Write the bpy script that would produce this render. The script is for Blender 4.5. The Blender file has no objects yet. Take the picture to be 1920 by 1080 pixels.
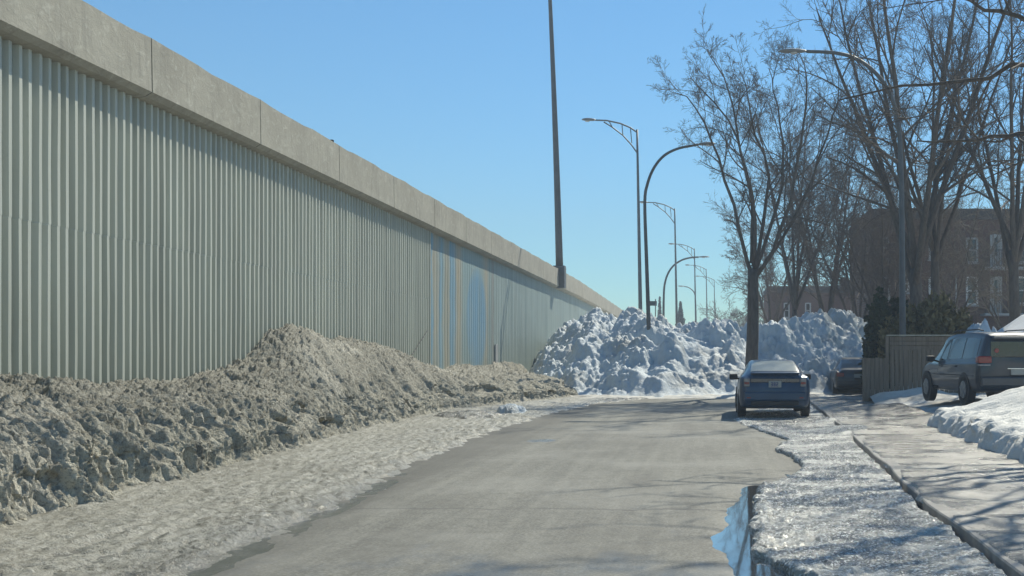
import bpy, bmesh, math, random
import numpy as np
from mathutils import Vector, Matrix

random.seed(7)
RNG = np.random.default_rng(11)
scene = bpy.context.scene
COL = scene.collection
F, VX, VY, EYE = 2200.0, 1340.0, 666.0, 1.55      # focal length (px of a 1920 frame), vanishing point, eye height


def P(px, py, Y):
    return np.array([(px - VX) / F * Y, Y, EYE - (py - VY) / F * Y])


def G(px, py, z=0.0):
    Y = (EYE - z) * F / (py - VY)
    return (px - VX) / F * Y, Y


# ------------------------------------------------------------------ noise
def _h(ix, iy, seed):
    h = (ix * 374761393 + iy * 668265263 + seed * 974634777) & 0xffffffff
    h = ((h ^ (h >> 13)) * 1274126177) & 0xffffffff
    h = ((h ^ (h >> 16)) * 2246822519) & 0xffffffff
    return ((h ^ (h >> 15)) & 0xffff) / 65535.0


def pn(x, y, seed=0):
    ix = np.floor(x).astype(np.int64); iy = np.floor(y).astype(np.int64)
    fx = x - ix; fy = y - iy
    u = fx * fx * fx * (fx * (fx * 6 - 15) + 10); v = fy * fy * fy * (fy * (fy * 6 - 15) + 10)

    def g(dx, dy):
        a = _h(ix + dx, iy + dy, seed) * 6.2831853
        return np.cos(a) * (fx - dx) + np.sin(a) * (fy - dy)
    a = g(0, 0) * (1 - u) + g(1, 0) * u
    b = g(0, 1) * (1 - u) + g(1, 1) * u
    return (a * (1 - v) + b * v) * 1.5


def fbm(x, y, oct=4, seed=0, gain=0.5):
    s = 0; a = 1.0
    for i in range(oct):
        s = s + a * pn(x, y, seed + i * 17); x = x * 2.03 + 3.1; y = y * 2.03 + 7.7; a *= gain
    return s


def ridge(x, y, oct=4, seed=0, gain=0.5):
    s = 0; a = 1.0
    for i in range(oct):
        s = s + a * (1 - 2.2 * np.abs(pn(x, y, seed + i * 13))); x = x * 2.07 + 1.3; y = y * 2.07 + 4.1; a *= gain
    return s


def chunks(x, y, s, seed):
    """broken lumps: every jittered cell is a small tilted plate"""
    gx = x / s; gy = y / s
    ix = np.floor(gx).astype(np.int64); iy = np.floor(gy).astype(np.int64)
    best = np.full(x.shape, 1e9); val = np.zeros(x.shape)
    for dx in (-1, 0, 1):
        for dy in (-1, 0, 1):
            cx = ix + dx; cy = iy + dy
            px = cx + _h(cx, cy, seed); py = cy + _h(cx, cy, seed + 1)
            d = (gx - px) ** 2 + (gy - py) ** 2
            v = (_h(cx, cy, seed + 2) - .5) * 1.0 + (gx - px) * (_h(cx, cy, seed + 3) - .5) * 1.8 + (gy - py) * (_h(cx, cy, seed + 4) - .3) * 1.8 - d * .35
            m = d < best
            best = np.where(m, d, best); val = np.where(m, v, val)
    return val * s


def lumps(x, y, s, seed):
    """heap of rounded clods of uneven size"""
    gx = x / s; gy = y / s
    ix = np.floor(gx).astype(np.int64); iy = np.floor(gy).astype(np.int64)
    out = np.zeros(x.shape)
    for dx in (-1, 0, 1):
        for dy in (-1, 0, 1):
            cx = ix + dx; cy = iy + dy
            px = cx + _h(cx, cy, seed); py = cy + _h(cx, cy, seed + 1)
            r = .35 + .6 * _h(cx, cy, seed + 2) ** 2; a = _h(cx, cy, seed + 3) * 3.14; e = .6 + .5 * _h(cx, cy, seed + 4)
            u = (gx - px) * np.cos(a) + (gy - py) * np.sin(a); v = (-(gx - px) * np.sin(a) + (gy - py) * np.cos(a)) / e
            d = np.clip(1 - (u * u + v * v) / (r * r), 0, 1)
            out = np.maximum(out, r * d ** .55 * (.5 + .7 * _h(cx, cy, seed + 5)))
    return out * s


def sstep(a, b, x):
    t = np.clip((x - a) / (b - a), 0, 1)
    return t * t * (3 - 2 * t)


def spline(pts, n):
    pts = np.asarray(pts, float)
    k = np.linspace(0, len(pts) - 1, n); i = np.clip(k.astype(int), 0, len(pts) - 2); f_ = (k - i)[:, None]
    g = lambda j: pts[np.clip(j, 0, len(pts) - 1)]
    p0, p1, p2, p3 = g(i - 1), g(i), g(i + 1), g(i + 2)
    return .5 * (2 * p1 + (p2 - p0) * f_ + (2 * p0 - 5 * p1 + 4 * p2 - p3) * f_ ** 2 + (3 * p1 - p0 - 3 * p2 + p3) * f_ ** 3)


# ------------------------------------------------------------------ object helpers
def tag(o, label=None, cat=None, group=None, kind=None):
    if label: o['label'] = label
    if cat: o['category'] = cat
    if group: o['group'] = group
    if kind: o['kind'] = kind
    return o


def empty(name, loc, rz=0.0):
    o = bpy.data.objects.new(name, None)
    o.empty_display_size = .3
    o.location = loc; o.rotation_euler = (0, 0, rz)
    COL.objects.link(o)
    return o


def mesh_np(name, verts, faces, mat, parent=None, smooth=True, origin=None):
    """verts (n,3); faces: list of (m,k) int arrays or lists of tuples"""
    verts = np.asarray(verts, dtype=np.float32)
    if origin is not None:
        verts = verts - np.asarray(origin, dtype=np.float32)
    me = bpy.data.meshes.new(name)
    loops = []; starts = []; totals = []; n = 0
    for fa in faces:
        fa = np.asarray(fa, dtype=np.int32)
        if fa.size == 0: continue
        if fa.ndim == 1: fa = fa[None, :]
        m, k = fa.shape
        loops.append(fa.ravel()); starts.append(n + np.arange(m) * k); totals.append(np.full(m, k)); n += m * k
    loops = np.concatenate(loops); starts = np.concatenate(starts); totals = np.concatenate(totals)
    me.vertices.add(len(verts)); me.vertices.foreach_set('co', verts.ravel())
    me.loops.add(len(loops)); me.loops.foreach_set('vertex_index', loops.astype(np.int32))
    me.polygons.add(len(starts)); me.polygons.foreach_set('loop_start', starts.astype(np.int32))
    me.polygons.foreach_set('loop_total', totals.astype(np.int32))
    me.update(calc_edges=True); me.validate()
    me.polygons.foreach_set('use_smooth', np.full(len(me.polygons), smooth))
    me.materials.append(mat)
    o = bpy.data.objects.new(name, me)
    COL.objects.link(o)
    if origin is not None: o.location = origin
    if parent is not None: o.parent = parent
    return o


def grid_faces(n, m, wrap=False):
    i = np.arange(n - 1)[:, None]
    if wrap:
        j = np.arange(m)[None, :]; j2 = (j + 1) % m
    else:
        j = np.arange(m - 1)[None, :]; j2 = j + 1
    return np.stack([i * m + j, i * m + j2, (i + 1) * m + j2, (i + 1) * m + j], -1).reshape(-1, 4)


def grid_obj(name, X, Y, Z, mat, parent=None, origin=None, flip=False, smooth=True):
    n, m = X.shape
    f = grid_faces(n, m)
    if flip: f = f[:, ::-1]
    return mesh_np(name, np.stack([X, Y, Z], -1).reshape(-1, 3), [f], mat, parent, smooth, origin)


class MB:
    """collects shapes into one mesh"""
    def __init__(s): s.v = []; s.f = []; s.n = 0

    def add(s, v, fs):
        s.v.append(np.asarray(v, float))
        for f in fs: s.f.append(np.asarray(f, int) + s.n)
        s.n += len(v); return s

    def box(s, x0, x1, y0, y1, z0, z1, b=0.0, M=None):
        bm = bmesh.new()
        bmesh.ops.create_cube(bm, size=1.0)
        for v in bm.verts:
            v.co = Vector(((x0 + x1) / 2 + v.co.x * (x1 - x0), (y0 + y1) / 2 + v.co.y * (y1 - y0), (z0 + z1) / 2 + v.co.z * (z1 - z0)))
        if b > 0: bmesh.ops.bevel(bm, geom=bm.edges[:], offset=b, segments=2, affect='EDGES', profile=.6)
        return s.bm(bm, M)

    def bm(s, bm, M=None):
        if M is not None: bm.transform(M)
        bm.verts.ensure_lookup_table(); bm.verts.index_update()
        v = [tuple(x.co) for x in bm.verts]; fs = [[x.index for x in f.verts] for f in bm.faces]
        bm.free()
        return s.add(v, fs)

    def tube(s, pts, r, n=8, cap=True):
        pts = np.asarray(pts, float)[None]; r = np.broadcast_to(np.asarray(r, float), (1, pts.shape[1]))
        v, f = tubes(pts, r, n)
        s.add(v, [f])
        if cap:
            k = pts.shape[1]; b = s.n - k * n
            s.f.append(np.arange(n)[::-1] + b); s.f.append(np.arange(n) + b + (k - 1) * n)
        return s

    def cyl(s, c, r, h, axis='X', n=24, b=.0):
        bm = bmesh.new()
        bmesh.ops.create_cone(bm, cap_ends=True, segments=n, radius1=r, radius2=r, depth=h)
        if b: bmesh.ops.bevel(bm, geom=[e for e in bm.edges if len(e.link_faces) == 2 and abs(e.calc_face_angle(0)) > 1], offset=b, segments=3, affect='EDGES')
        M = Matrix.Translation(c)
        if axis == 'X': M = M @ Matrix.Rotation(math.pi / 2, 4, 'Y')
        if axis == 'Y': M = M @ Matrix.Rotation(math.pi / 2, 4, 'X')
        return s.bm(bm, M)

    def build(s, name, mat, parent=None, smooth=False, origin=None):
        quads = [f for f in s.f]
        return mesh_np(name, np.concatenate(s.v), quads, mat, parent, smooth, origin)


def tubes(Pt, R, n):
    """Pt (B,N,3) R (B,N) -> verts, quad faces"""
    B, N, _ = Pt.shape
    T = np.gradient(Pt, axis=1); T /= np.linalg.norm(T, axis=2, keepdims=True) + 1e-9
    D = Pt[:, -1] - Pt[:, 0]; D = D / (np.linalg.norm(D, axis=1, keepdims=True) + 1e-9)
    ref = np.where(np.abs(D[:, 2:3]) < .8, np.array([[0, 0, 1.]]), np.array([[1., 0.05, 0]]))
    U = np.cross(T, ref[:, None, :]); U /= np.linalg.norm(U, axis=2, keepdims=True) + 1e-9
    V = np.cross(T, U)
    a = np.arange(n) / n * 2 * np.pi
    v = Pt[:, :, None] + R[:, :, None, None] * (U[:, :, None] * np.cos(a)[None, None, :, None] + V[:, :, None] * np.sin(a)[None, None, :, None])
    f = grid_faces(N, n, True)
    f = (f[None] + (np.arange(B) * N * n)[:, None, None]).reshape(-1, 4)
    return v.reshape(-1, 3), f


# ------------------------------------------------------------------ materials
class NT:
    def __init__(s, name):
        s.m = bpy.data.materials.new(name); s.m.use_nodes = True
        s.t = s.m.node_tree; s.n = s.t.nodes; s.l = s.t.links
        s.b = s.n['Principled BSDF']; s.tc = s.n.new('ShaderNodeTexCoord')

    def link(s, a, b): s.l.new(a, b)

    def mapv(s, scale=(1, 1, 1), rot=(0, 0, 0)):
        n = s.n.new('ShaderNodeMapping'); n.inputs['Scale'].default_value = scale; n.inputs['Rotation'].default_value = rot
        s.link(s.tc.outputs['Object'], n.inputs['Vector']); return n.outputs[0]

    def noise(s, scale=1, detail=4, rough=.55, vec=None, dist=0):
        n = s.n.new('ShaderNodeTexNoise'); n.inputs['Scale'].default_value = scale; n.inputs['Detail'].default_value = detail
        n.inputs['Roughness'].default_value = rough; n.inputs['Distortion'].default_value = dist
        s.link(vec if vec is not None else s.tc.outputs['Object'], n.inputs['Vector']); return n.outputs['Fac']

    def ramp(s, fac, stops, interp='LINEAR'):
        n = s.n.new('ShaderNodeValToRGB'); n.color_ramp.interpolation = interp
        e = n.color_ramp.elements
        while len(e) < len(stops): e.new(.5)
        for k, (p, c) in enumerate(stops):
            e[k].position = p; c = c if hasattr(c, '__len__') else (c, c, c)
            e[k].color = (*c, 1)
        s.link(fac, n.inputs['Fac']); return n.outputs['Color']

    def mix(s, fac, a, b, mode='MIX'):
        n = s.n.new('ShaderNodeMix'); n.data_type = 'RGBA'; n.blend_type = mode
        for val, sock in ((fac, n.inputs[0]), (a, n.inputs[6]), (b, n.inputs[7])):
            if hasattr(val, 'is_linked'): s.link(val, sock)
            elif hasattr(val, '__len__'): sock.default_value = (*val, 1)
            else: sock.default_value = val if sock.type == 'VALUE' else (val, val, val, 1)
        return n.outputs[2]

    def math(s, op, a, b=0.0, c=None, clamp=False):
        n = s.n.new('ShaderNodeMath'); n.operation = op; n.use_clamp = clamp
        for k, v in enumerate((a, b, c)):
            if v is None: continue
            if hasattr(v, 'is_linked'): s.link(v, n.inputs[k])
            else: n.inputs[k].default_value = v
        return n.outputs[0]

    def xyz(s):
        n = s.n.new('ShaderNodeSeparateXYZ'); s.link(s.tc.outputs['Object'], n.inputs[0]); return n.outputs

    def bump(s, h, strength=.5, dist=.02, prev=None):
        n = s.n.new('ShaderNodeBump'); n.inputs['Strength'].default_value = strength; n.inputs['Distance'].default_value = dist
        s.link(h, n.inputs['Height'])
        if prev is not None: s.link(prev, n.inputs['Normal'])
        s.link(n.outputs[0], s.b.inputs['Normal']); return n.outputs[0]

    def set(s, color=None, rough=None, metal=None, spec=None, coat=None):
        for v, k in ((color, 'Base Color'), (rough, 'Roughness'), (metal, 'Metallic'), (spec, 'Specular IOR Level'), (coat, 'Coat Weight')):
            if v is None: continue
            if hasattr(v, 'is_linked'): s.link(v, s.b.inputs[k])
            elif hasattr(v, '__len__'): s.b.inputs[k].default_value = (*v, 1)
            else: s.b.inputs[k].default_value = v
        return s


def simple(name, c, rough=.5, metal=0., spec=.5, var=.15, scale=6., bump=0., coat=0.):
    t = NT(name)
    n = t.noise(scale, 5)
    c = np.array(c, float)
    t.set(t.ramp(n, [(.25, tuple(c * (1 - var))), (.75, tuple(np.minimum(1, c * (1 + var))))]), rough, metal, spec, coat)
    if bump: t.bump(t.noise(scale * 6, 4), bump, .01)
    return t.m


# asphalt, salt bleached
t = NT('asphalt_mat')
x, y, z = t.xyz()
big = t.noise(.5, 5, .6, t.mapv((1.6, .25, 1)))
fine = t.noise(40, 4, .7)
streak = t.noise(1.0, 5, .65, t.mapv((4.5, .12, 1)))
patch = t.noise(.28, 4, .6)
c = t.ramp(big, [(.3, (.115, .108, .085)), (.7, (.195, .185, .150))])
c = t.mix(.6, c, t.ramp(streak, [(.3, (.092, .087, .07)), (.7, (.24, .23, .19))]))
c = t.mix(t.math('MULTIPLY', t.ramp(fine, [(.45, 0.), (.7, 1.)]), .55), c, (.36, .355, .32))
c = t.mix(t.math('MULTIPLY', t.ramp(fine, [(.32, 1.), (.48, 0.)]), .5), c, (.06, .06, .052))
midn = t.noise(7, 5, .7, t.mapv((1.2, .7, 1)))
c = t.mix(t.ramp(midn, [(.35, .45), (.52, 0.)]), c, (.075, .074, .063))
c = t.mix(t.ramp(patch, [(.48, 0.), (.62, .45)]), c, (.29, .28, .245))
c = t.mix(t.ramp(t.noise(.45, 5, .7, t.mapv((1.5, .5, 1))), [(.36, .5), (.5, 0.)]), c, (.095, .09, .075))
c = t.mix(t.ramp(t.math('ADD', t.math('MULTIPLY', t.math('ADD', x, 4.0), .8), t.math('MULTIPLY', t.math('SUBTRACT', big, .5), 1.5)), [(.15, .6), (.65, 0.)]), c, (.085, .08, .066))
# one long transverse crack sealed dark, and two thin ones
wob = t.noise(.8, 4, .6)
for yy, wdt, k in ((24.3, .05, .55), (11.9, .03, .5), (17.6, .02, .25)):
    d = t.math('ABSOLUTE', t.math('SUBTRACT', t.math('ADD', y, t.math('MULTIPLY', wob, .9)), yy + .45))
    c = t.mix(t.math('MULTIPLY', t.math('LESS_THAN', d, wdt), k), c, (.06, .058, .055))
# wet film near the front
wet = t.ramp(t.math('ADD', t.math('MULTIPLY', t.noise(.9, 4, .6, t.mapv((1, .5, 1))), 1.0), t.math('MULTIPLY', y, -.055)), [(-.02, 0.), (.22, 1.)])
c = t.mix(t.math('MULTIPLY', wet, .6), c, (.075, .075, .072))
px2 = t.math('POWER', t.math('MULTIPLY', t.math('ADD', x, 3.15), 1 / .42), 2.0); py2 = t.math('POWER', t.math('MULTIPLY', t.math('SUBTRACT', y, 21.3), 1 / .9), 2.0)
spot = t.ramp(t.math('ADD', t.math('ADD', px2, py2), t.math('MULTIPLY', t.noise(3, 3), 1.2)), [(.7, 1.), (1.0, 0.)])
wet = t.math('MAXIMUM', t.ramp(wet, [(0., 0.), (1., 1.)]), spot)
t.set(c, t.ramp(wet, [(0, .75), (1, .25)]), spec=.4)
t.bump(t.math('ADD', fine, t.math('MULTIPLY', big, .4)), .35, .012)
ASPHALT = t.m

# grey sandy ice of the left shoulder
t = NT('sandy_ice_mat')
n1 = t.noise(.7, 6, .65, t.mapv((1.4, .5, 1)))
n2 = t.noise(9, 5, .7)
n3 = t.noise(2.2, 5, .7, t.mapv((2.5, .5, 1)))
c = t.ramp(n1, [(.3, (.20, .187, .142)), (.55, (.29, .275, .22)), (.75, (.43, .42, .36))])
c = t.mix(.5, c, t.ramp(n3, [(.35, (.2, .185, .142)), (.65, (.42, .40, .34))]))
st = t.noise(1.0, 5, .7, t.mapv((6, .35, 1)))
c = t.mix(t.ramp(st, [(.45, 0.), (.7, .55)]), c, (.52, .50, .43))
c = t.mix(t.ramp(st, [(.3, .5), (.45, 0.)]), c, (.15, .135, .10))
c = t.mix(t.ramp(n2, [(.5, 0.), (.72, .6)]), c, (.66, .64, .57))
c = t.mix(t.ramp(t.noise(22, 4, .75), [(.36, .55), (.5, 0.)]), c, (.13, .115, .085))
sx = t.xyz()[0]
wetm = t.ramp(t.math('ADD', t.math('MULTIPLY', t.math('ADD', sx, 4.9), .9), t.math('MULTIPLY', t.math('SUBTRACT', n3, .5), 1.6)), [(.25, 0.), (.9, 1.)])
c = t.mix(t.math('MULTIPLY', wetm, .55), c, (.135, .125, .10))
c = t.mix(.18, c, (.15, .135, .10))
t.set(c, t.ramp(t.math('ADD', n3, t.math('MULTIPLY', wetm, -.25)), [(.2, .2), (.6, .6)]), spec=.45)
t.bump(n2, .8, .04, t.bump(t.noise(30, 4, .75), 1.0, .02))
SHOULDER = t.m

# dirty melted snow bank
t = NT('dirty_snow_mat')
x, y, z = t.xyz()
n1 = t.noise(.9, 6, .65)
n2 = t.noise(7, 6, .7)
c = t.ramp(n1, [(.3, (.24, .222, .175)), (.55, (.36, .34, .275)), (.75, (.50, .475, .395))])
c = t.mix(.55, c, t.ramp(n2, [(.32, (.15, .138, .108)), (.62, (.55, .52, .43))]))
drip = t.noise(5, 5, .65, t.mapv((1, 1, .22)))
low = t.math('MULTIPLY', t.ramp(drip, [(.38, 0.), (.52, 1.)]), t.ramp(t.math('MULTIPLY', z, .8), [(.35, 1.), (.8, 0.)]))
near = t.ramp(t.math('MULTIPLY', t.math('ADD', y, 22.0), .05), [(.45, 1.), (.95, .35)])
c = t.mix(t.math('MULTIPLY', t.math('MULTIPLY', low, near), .95), c, (.86, .80, .63))  # cream melt drips, lightened low and near to stand in for sunlight
capd = t.math('ADD', t.math('POWER', t.math('MULTIPLY', t.math('SUBTRACT', y, 5.6), 1 / 2.2), 2.0), t.math('POWER', t.math('MULTIPLY', t.math('SUBTRACT', z, 1.75), 1 / .45), 2.0))
capm = t.ramp(t.math('ADD', capd, t.math('MULTIPLY', t.noise(2.5, 5, .7), 1.6)), [(.9, .75), (1.6, 0.)])
cl = t.math('MAXIMUM', capm, t.ramp(t.noise(.35, 3, .5), [(.58, 0.), (.68, .6)]))
c = t.mix(cl, c, (.66, .62, .52))
g1 = t.noise(17, 5, .75); g2 = t.noise(38, 4, .75)
c = t.mix(t.ramp(g1, [(.36, .65), (.48, 0.)]), c, (.10, .092, .073))
c = t.mix(t.ramp(g1, [(.54, 0.), (.68, .6)]), c, (.56, .54, .47))
c = t.mix(t.ramp(g2, [(.36, .5), (.48, 0.)]), c, (.11, .10, .08))
c = t.mix(.16, c, (.10, .085, .055))
t.set(c, .75, spec=.3)
t.bump(n2, 1.0, .08, t.bump(t.noise(24, 5, .75), 1.0, .03))
DIRTY = t.m


def snow_mat(name, dirt=.25, tint=(.86, .85, .82), dirtc=(.42, .37, .29), bscale=6.0, bdist=.04):
    t = NT(name)
    n1 = t.noise(.55, 6, .62); n2 = t.noise(bscale, 6, .65); n3 = t.noise(30, 3, .7)
    c = t.mix(t.ramp(n1, [(.48, 0.), (.72, dirt * 2)]), tint, dirtc)
    c = t.mix(t.ramp(n2, [(.5, 0.), (.8, dirt)]), c, dirtc)
    t.set(c, .6, spec=.3)
    t.bump(n2, .7, bdist, t.bump(t.noise(15, 5, .75), .6, .03, t.bump(n3, .5, .015)))
    return t.m


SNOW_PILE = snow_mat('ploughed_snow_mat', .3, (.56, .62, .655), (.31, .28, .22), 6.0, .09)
SNOW_CLEAN = snow_mat('clean_snow_mat', .08, (.70, .69, .645), (.5, .46, .39), 4.0, .03)
SNOW_YARD = snow_mat('yard_snow_mat', .55, (.64, .62, .56), (.30, .26, .205), 5, .03)
SNOW_GROUND = snow_mat('field_snow_mat', .3)

# rough glazed ice between road and kerb
t = NT('glazed_ice_mat')
n1 = t.noise(1.1, 6, .65, t.mapv((.9, 1.3, 1)), .6); n2 = t.noise(16, 5, .75); n3 = t.noise(55, 3, .7)
c = t.ramp(n1, [(.36, (.12, .112, .092)), (.52, (.30, .285, .24)), (.7, (.55, .535, .47))])
c = t.mix(t.ramp(n2, [(.47, 0.), (.72, .75)]), c, (.76, .745, .68))
c = t.mix(t.ramp(t.noise(26, 4, .75), [(.34, .6), (.5, 0.)]), c, (.16, .15, .125))
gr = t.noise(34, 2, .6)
c = t.mix(t.ramp(gr, [(.555, 0.), (.6, .9)]), c, (.92, .90, .83))  # white ice grains, brightened in colour to stand in for sun glints
t.set(c, t.ramp(n1, [(.38, .08), (.65, .38)]), spec=.8)
t.bump(n2, .9, .04, t.bump(n3, 1.0, .016))
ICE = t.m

t = NT('slushy_sidewalk_mat')
n1 = t.noise(.8, 6, .65, t.mapv((1.0, 1.5, 1))); n2 = t.noise(14, 5, .7)
c = t.ramp(n1, [(.34, (.09, .078, .062)), (.54, (.19, .17, .14)), (.74, (.43, .41, .365))])
c = t.mix(t.ramp(n2, [(.5, 0.), (.75, .6)]), c, (.62, .6, .55))
t.set(c, t.ramp(n1, [(.38, .14), (.68, .5)]), spec=.6)
t.bump(n2, .6, .025)
t.bump(t.noise(45, 4, .75), .8, .015, t.bump(n2, .8, .03))
SIDEWALK = t.m

t = NT('puddle_mat')
n = t.noise(3, 3)
t.set(t.ramp(n, [(.3, (.035, .037, .037)), (.7, (.05, .05, .048))]), .04, spec=1.0, coat=1.0)
t.bump(t.noise(14, 3), .10, .01)
WATER = t.m

t = NT('murky_water_mat')
n = t.noise(6, 4, .6, t.mapv((1, .5, 1)))
t.set(t.ramp(n, [(.35, (.05, .05, .043)), (.65, (.10, .095, .078))]), t.ramp(n, [(.35, .10), (.65, .28)]), spec=.7)
t.bump(t.noise(12, 3), .25, .012)
MURKY = t.m

# concrete parapet
t = NT('concrete_mat')
n1 = t.noise(.8, 6, .65); n2 = t.noise(5, 6, .75, t.mapv((1, .8, 1.2)), .6); n3 = t.noise(3.5, 5, .65, t.mapv((1, 2.0, .25)))
c = t.ramp(n1, [(.3, (.29, .272, .225)), (.7, (.39, .368, .305))])
c = t.mix(t.ramp(n2, [(.53, 0.), (.75, .6)]), c, (.60, .58, .50))
c = t.mix(t.ramp(n2, [(.28, .55), (.42, 0.)]), c, (.24, .23, .195))
c = t.mix(t.ramp(n3, [(.52, 0.), (.72, .65)]), c, (.22, .21, .18))
t.set(c, .85, spec=.25)
t.bump(n2, .5, .03)
CONCRETE = t.m
KERB = simple('kerb_concrete_mat', (.3, .285, .26), .8, var=.3, bump=.4)

# painted steel cladding
def steel(name, base, mural=False):
    t = NT(name)
    x, y, z = t.xyz()
    n1 = t.noise(1.2, 5, .6, t.mapv((1, 2, .15))); n2 = t.noise(12, 5, .7)
    b = np.array(base)
    c = t.ramp(n1, [(.3, tuple(b * .82)), (.7, tuple(b * 1.12))])
    if mural:
        u = t.math('MULTIPLY', t.math('SUBTRACT', t.math('ADD', y, t.math('MULTIPLY', t.noise(.9, 5), .7)), 38.2), 1 / 12.0)
        gr = tuple(b); bl = (.13, .30, .44); orr = (.40, .33, .22)
        st = [(0., bl), (.07, bl), (.09, orr), (.145, (.30, .31, .27)), (.17, bl), (.20, (.25, .33, .33)), (.225, orr), (.27, orr), (.295, bl), (.335, bl), (.38, orr), (.42, orr), (.48, (.24, .34, .35)), (.75, (.24, .33, .33)), (.83, orr), (.9, gr), (.96, (.2, .17, .14)), (.98, gr)]
        stripe = t.ramp(u, st)
        e = t.math('ADD', t.math('POWER', t.math('MULTIPLY', t.math('ABSOLUTE', t.math('SUBTRACT', y, 46.0)), 1 / 2.1), 2.0),
                   t.math('POWER', t.math('MULTIPLY', t.math('ABSOLUTE', t.math('SUBTRACT', z, 2.9)), 1 / 2.15), 2.0))
        oval = t.ramp(e, [(.62, 1.), (1.0, 0.)])
        ring = t.ramp(e, [(.95, 0.), (1.15, 1.), (1.45, .8), (1.75, 0.)])
        stripe = t.mix(t.math('MULTIPLY', ring, .75), stripe, (.40, .33, .22))
        stripe = t.mix(oval, stripe, (.11, .28, .44))
        fade = t.math('MULTIPLY', t.ramp(t.noise(1.3, 5, .6, t.mapv((1, 1, .4))), [(.3, .35), (.65, .85)]), t.math('LESS_THAN', u, 1.0))
        c = t.mix(fade, c, stripe)
        dark = t.noise(.7, 5, .6, t.mapv((1, 1.3, .12)))
        c = t.mix(t.ramp(dark, [(.52, 0.), (.7, .5)]), c, (.13, .2, .21))
    c = t.mix(t.ramp(n2, [(.62, 0.), (.75, .45)]), c, tuple(b * .55))
    c = t.mix(t.ramp(t.math('MULTIPLY', z, .2), [(.2, .35), (.55, 0.)]), c, tuple(b * np.array([.75, .72, .65])))
    t.set(c, .55, spec=.35)
    return t.m


STEEL_RIB = steel('ribbed_steel_mat', (.47, .485, .425))
STEEL_FLAT = steel('flat_steel_mat', (.28, .34, .325), True)
GALV = simple('galvanised_pole_mat', (.16, .165, .17), .5, .3, var=.2, scale=3)
DARKPOLE = simple('dark_pole_mat', (.09, .095, .10), .55, .2, var=.25, scale=3)
LAMPH = simple('lamp_housing_mat', (.2, .2, .2), .5, .2)
LENS = simple('lamp_lens_mat', (.5, .5, .48), .25)
t = NT('bark_mat')
n1 = t.noise(6, 6, .7, t.mapv((2, 2, .5)))
t.set(t.ramp(n1, [(.3, (.06, .05, .044)), (.7, (.15, .128, .112))]), .9, spec=.2)
t.bump(n1, .8, .03)
BARK = t.m
TWIG = simple('twig_mat', (.115, .097, .086), .8, var=.3, spec=.25)
TWIG3 = simple('pale_twig_mat', (.16, .135, .11), .8, var=.3, spec=.25)
TWIG2 = simple('reddish_twig_mat', (.14, .112, .098), .8, var=.3, spec=.25)

# brick
t = NT('brick_mat')
br = t.n.new('ShaderNodeTexBrick'); br.inputs['Scale'].default_value = 1.0
mp = t.n.new('ShaderNodeMapping'); mp.inputs['Rotation'].default_value = (math.radians(90), 0, 0)
t.link(t.tc.outputs['Object'], mp.inputs[0]); t.link(mp.outputs[0], br.inputs['Vector'])
br.inputs['Brick Width'].default_value = .22; br.inputs['Row Height'].default_value = .075; br.inputs['Mortar Size'].default_value = .008
br.inputs['Color1'].default_value = (.13, .062, .05, 1); br.inputs['Color2'].default_value = (.09, .046, .038, 1); br.inputs['Mortar'].default_value = (.12, .105, .095, 1)
c = t.mix(t.ramp(t.noise(.6, 5), [(.4, 0.), (.7, .5)]), br.outputs['Color'], (.11, .07, .06))
t.set(c, .85, spec=.2)
BRICK = t.m
ROOFING = simple('dark_roof_mat', (.07, .062, .06), .85, var=.3, scale=2)
WHITEP = simple('white_paint_mat', (.6, .6, .58), .5, var=.1, scale=2)
GREYP = simple('grey_paint_mat', (.34, .35, .35), .5, var=.1, scale=2)
PANE = simple('window_pane_mat', (.02, .025, .03), .06, spec=.7, var=.2)
t = NT('weathered_board_mat')
n1 = t.noise(2.5, 5, .65, t.mapv((7, 7, .4)))
t.set(t.ramp(n1, [(.3, (.16, .115, .085)), (.7, (.29, .225, .17))]), .85, spec=.2)
t.bump(n1, .3, .01)
BOARD = t.m
RAILW = simple('pale_rail_mat', (.42, .37, .29), .8, var=.2)
CEDAR = simple('cedar_green_mat', (.045, .055, .028), .8, var=.45, scale=2, spec=.2)
CEDARB = simple('browned_hedge_mat', (.17, .135, .065), .8, var=.45, scale=1.5, spec=.2)
CONIF = simple('far_conifer_mat', (.035, .045, .035), .85, var=.3, scale=1, spec=.2)
FABRIC = simple('shelter_fabric_mat', (.8, .8, .79), .45, var=.06, scale=1.5)
CAR_BLUE = simple('blue_car_paint_mat', (.012, .048, .105), .35, .1, var=.25, scale=2.5, coat=.25)
CAR_GREY = simple('grey_van_paint_mat', (.024, .034, .050), .38, .2, var=.3, scale=2, coat=.4)
CAR_DARK = simple('dark_sedan_paint_mat', (.03, .032, .036), .35, .2, var=.25, scale=2, coat=.4)
GLASS = simple('car_glass_mat', (.018, .022, .024), .07, spec=.8, var=.2)
t = NT('dusty_glass_mat')
t.set(t.ramp(t.noise(4, 4), [(.3, (.26, .28, .25)), (.7, (.34, .36, .32))]), .28, spec=.9)
DUSTGLASS = t.m
TYRE = simple('tyre_mat', (.022, .022, .023), .85, var=.3)
TRIM = simple('black_trim_mat', (.018, .018, .02), .6, var=.2)
RIM = simple('rim_mat', (.25, .26, .27), .4, .6, var=.15)
RED = simple('tail_light_mat', (.22, .013, .012), .2, spec=.7, var=.15, scale=12)
CLEARL = simple('clear_tail_light_mat', (.16, .17, .19), .10, spec=.9, var=.3, scale=14)
PLATE = simple('plate_mat', (.33, .33, .31), .5, var=.08, scale=20)
PLATEINK = simple('plate_ink_mat', (.03, .05, .16), .6)
CHROME = simple('chrome_mat', (.6, .6, .6), .15, 1.0, var=.05)
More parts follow.
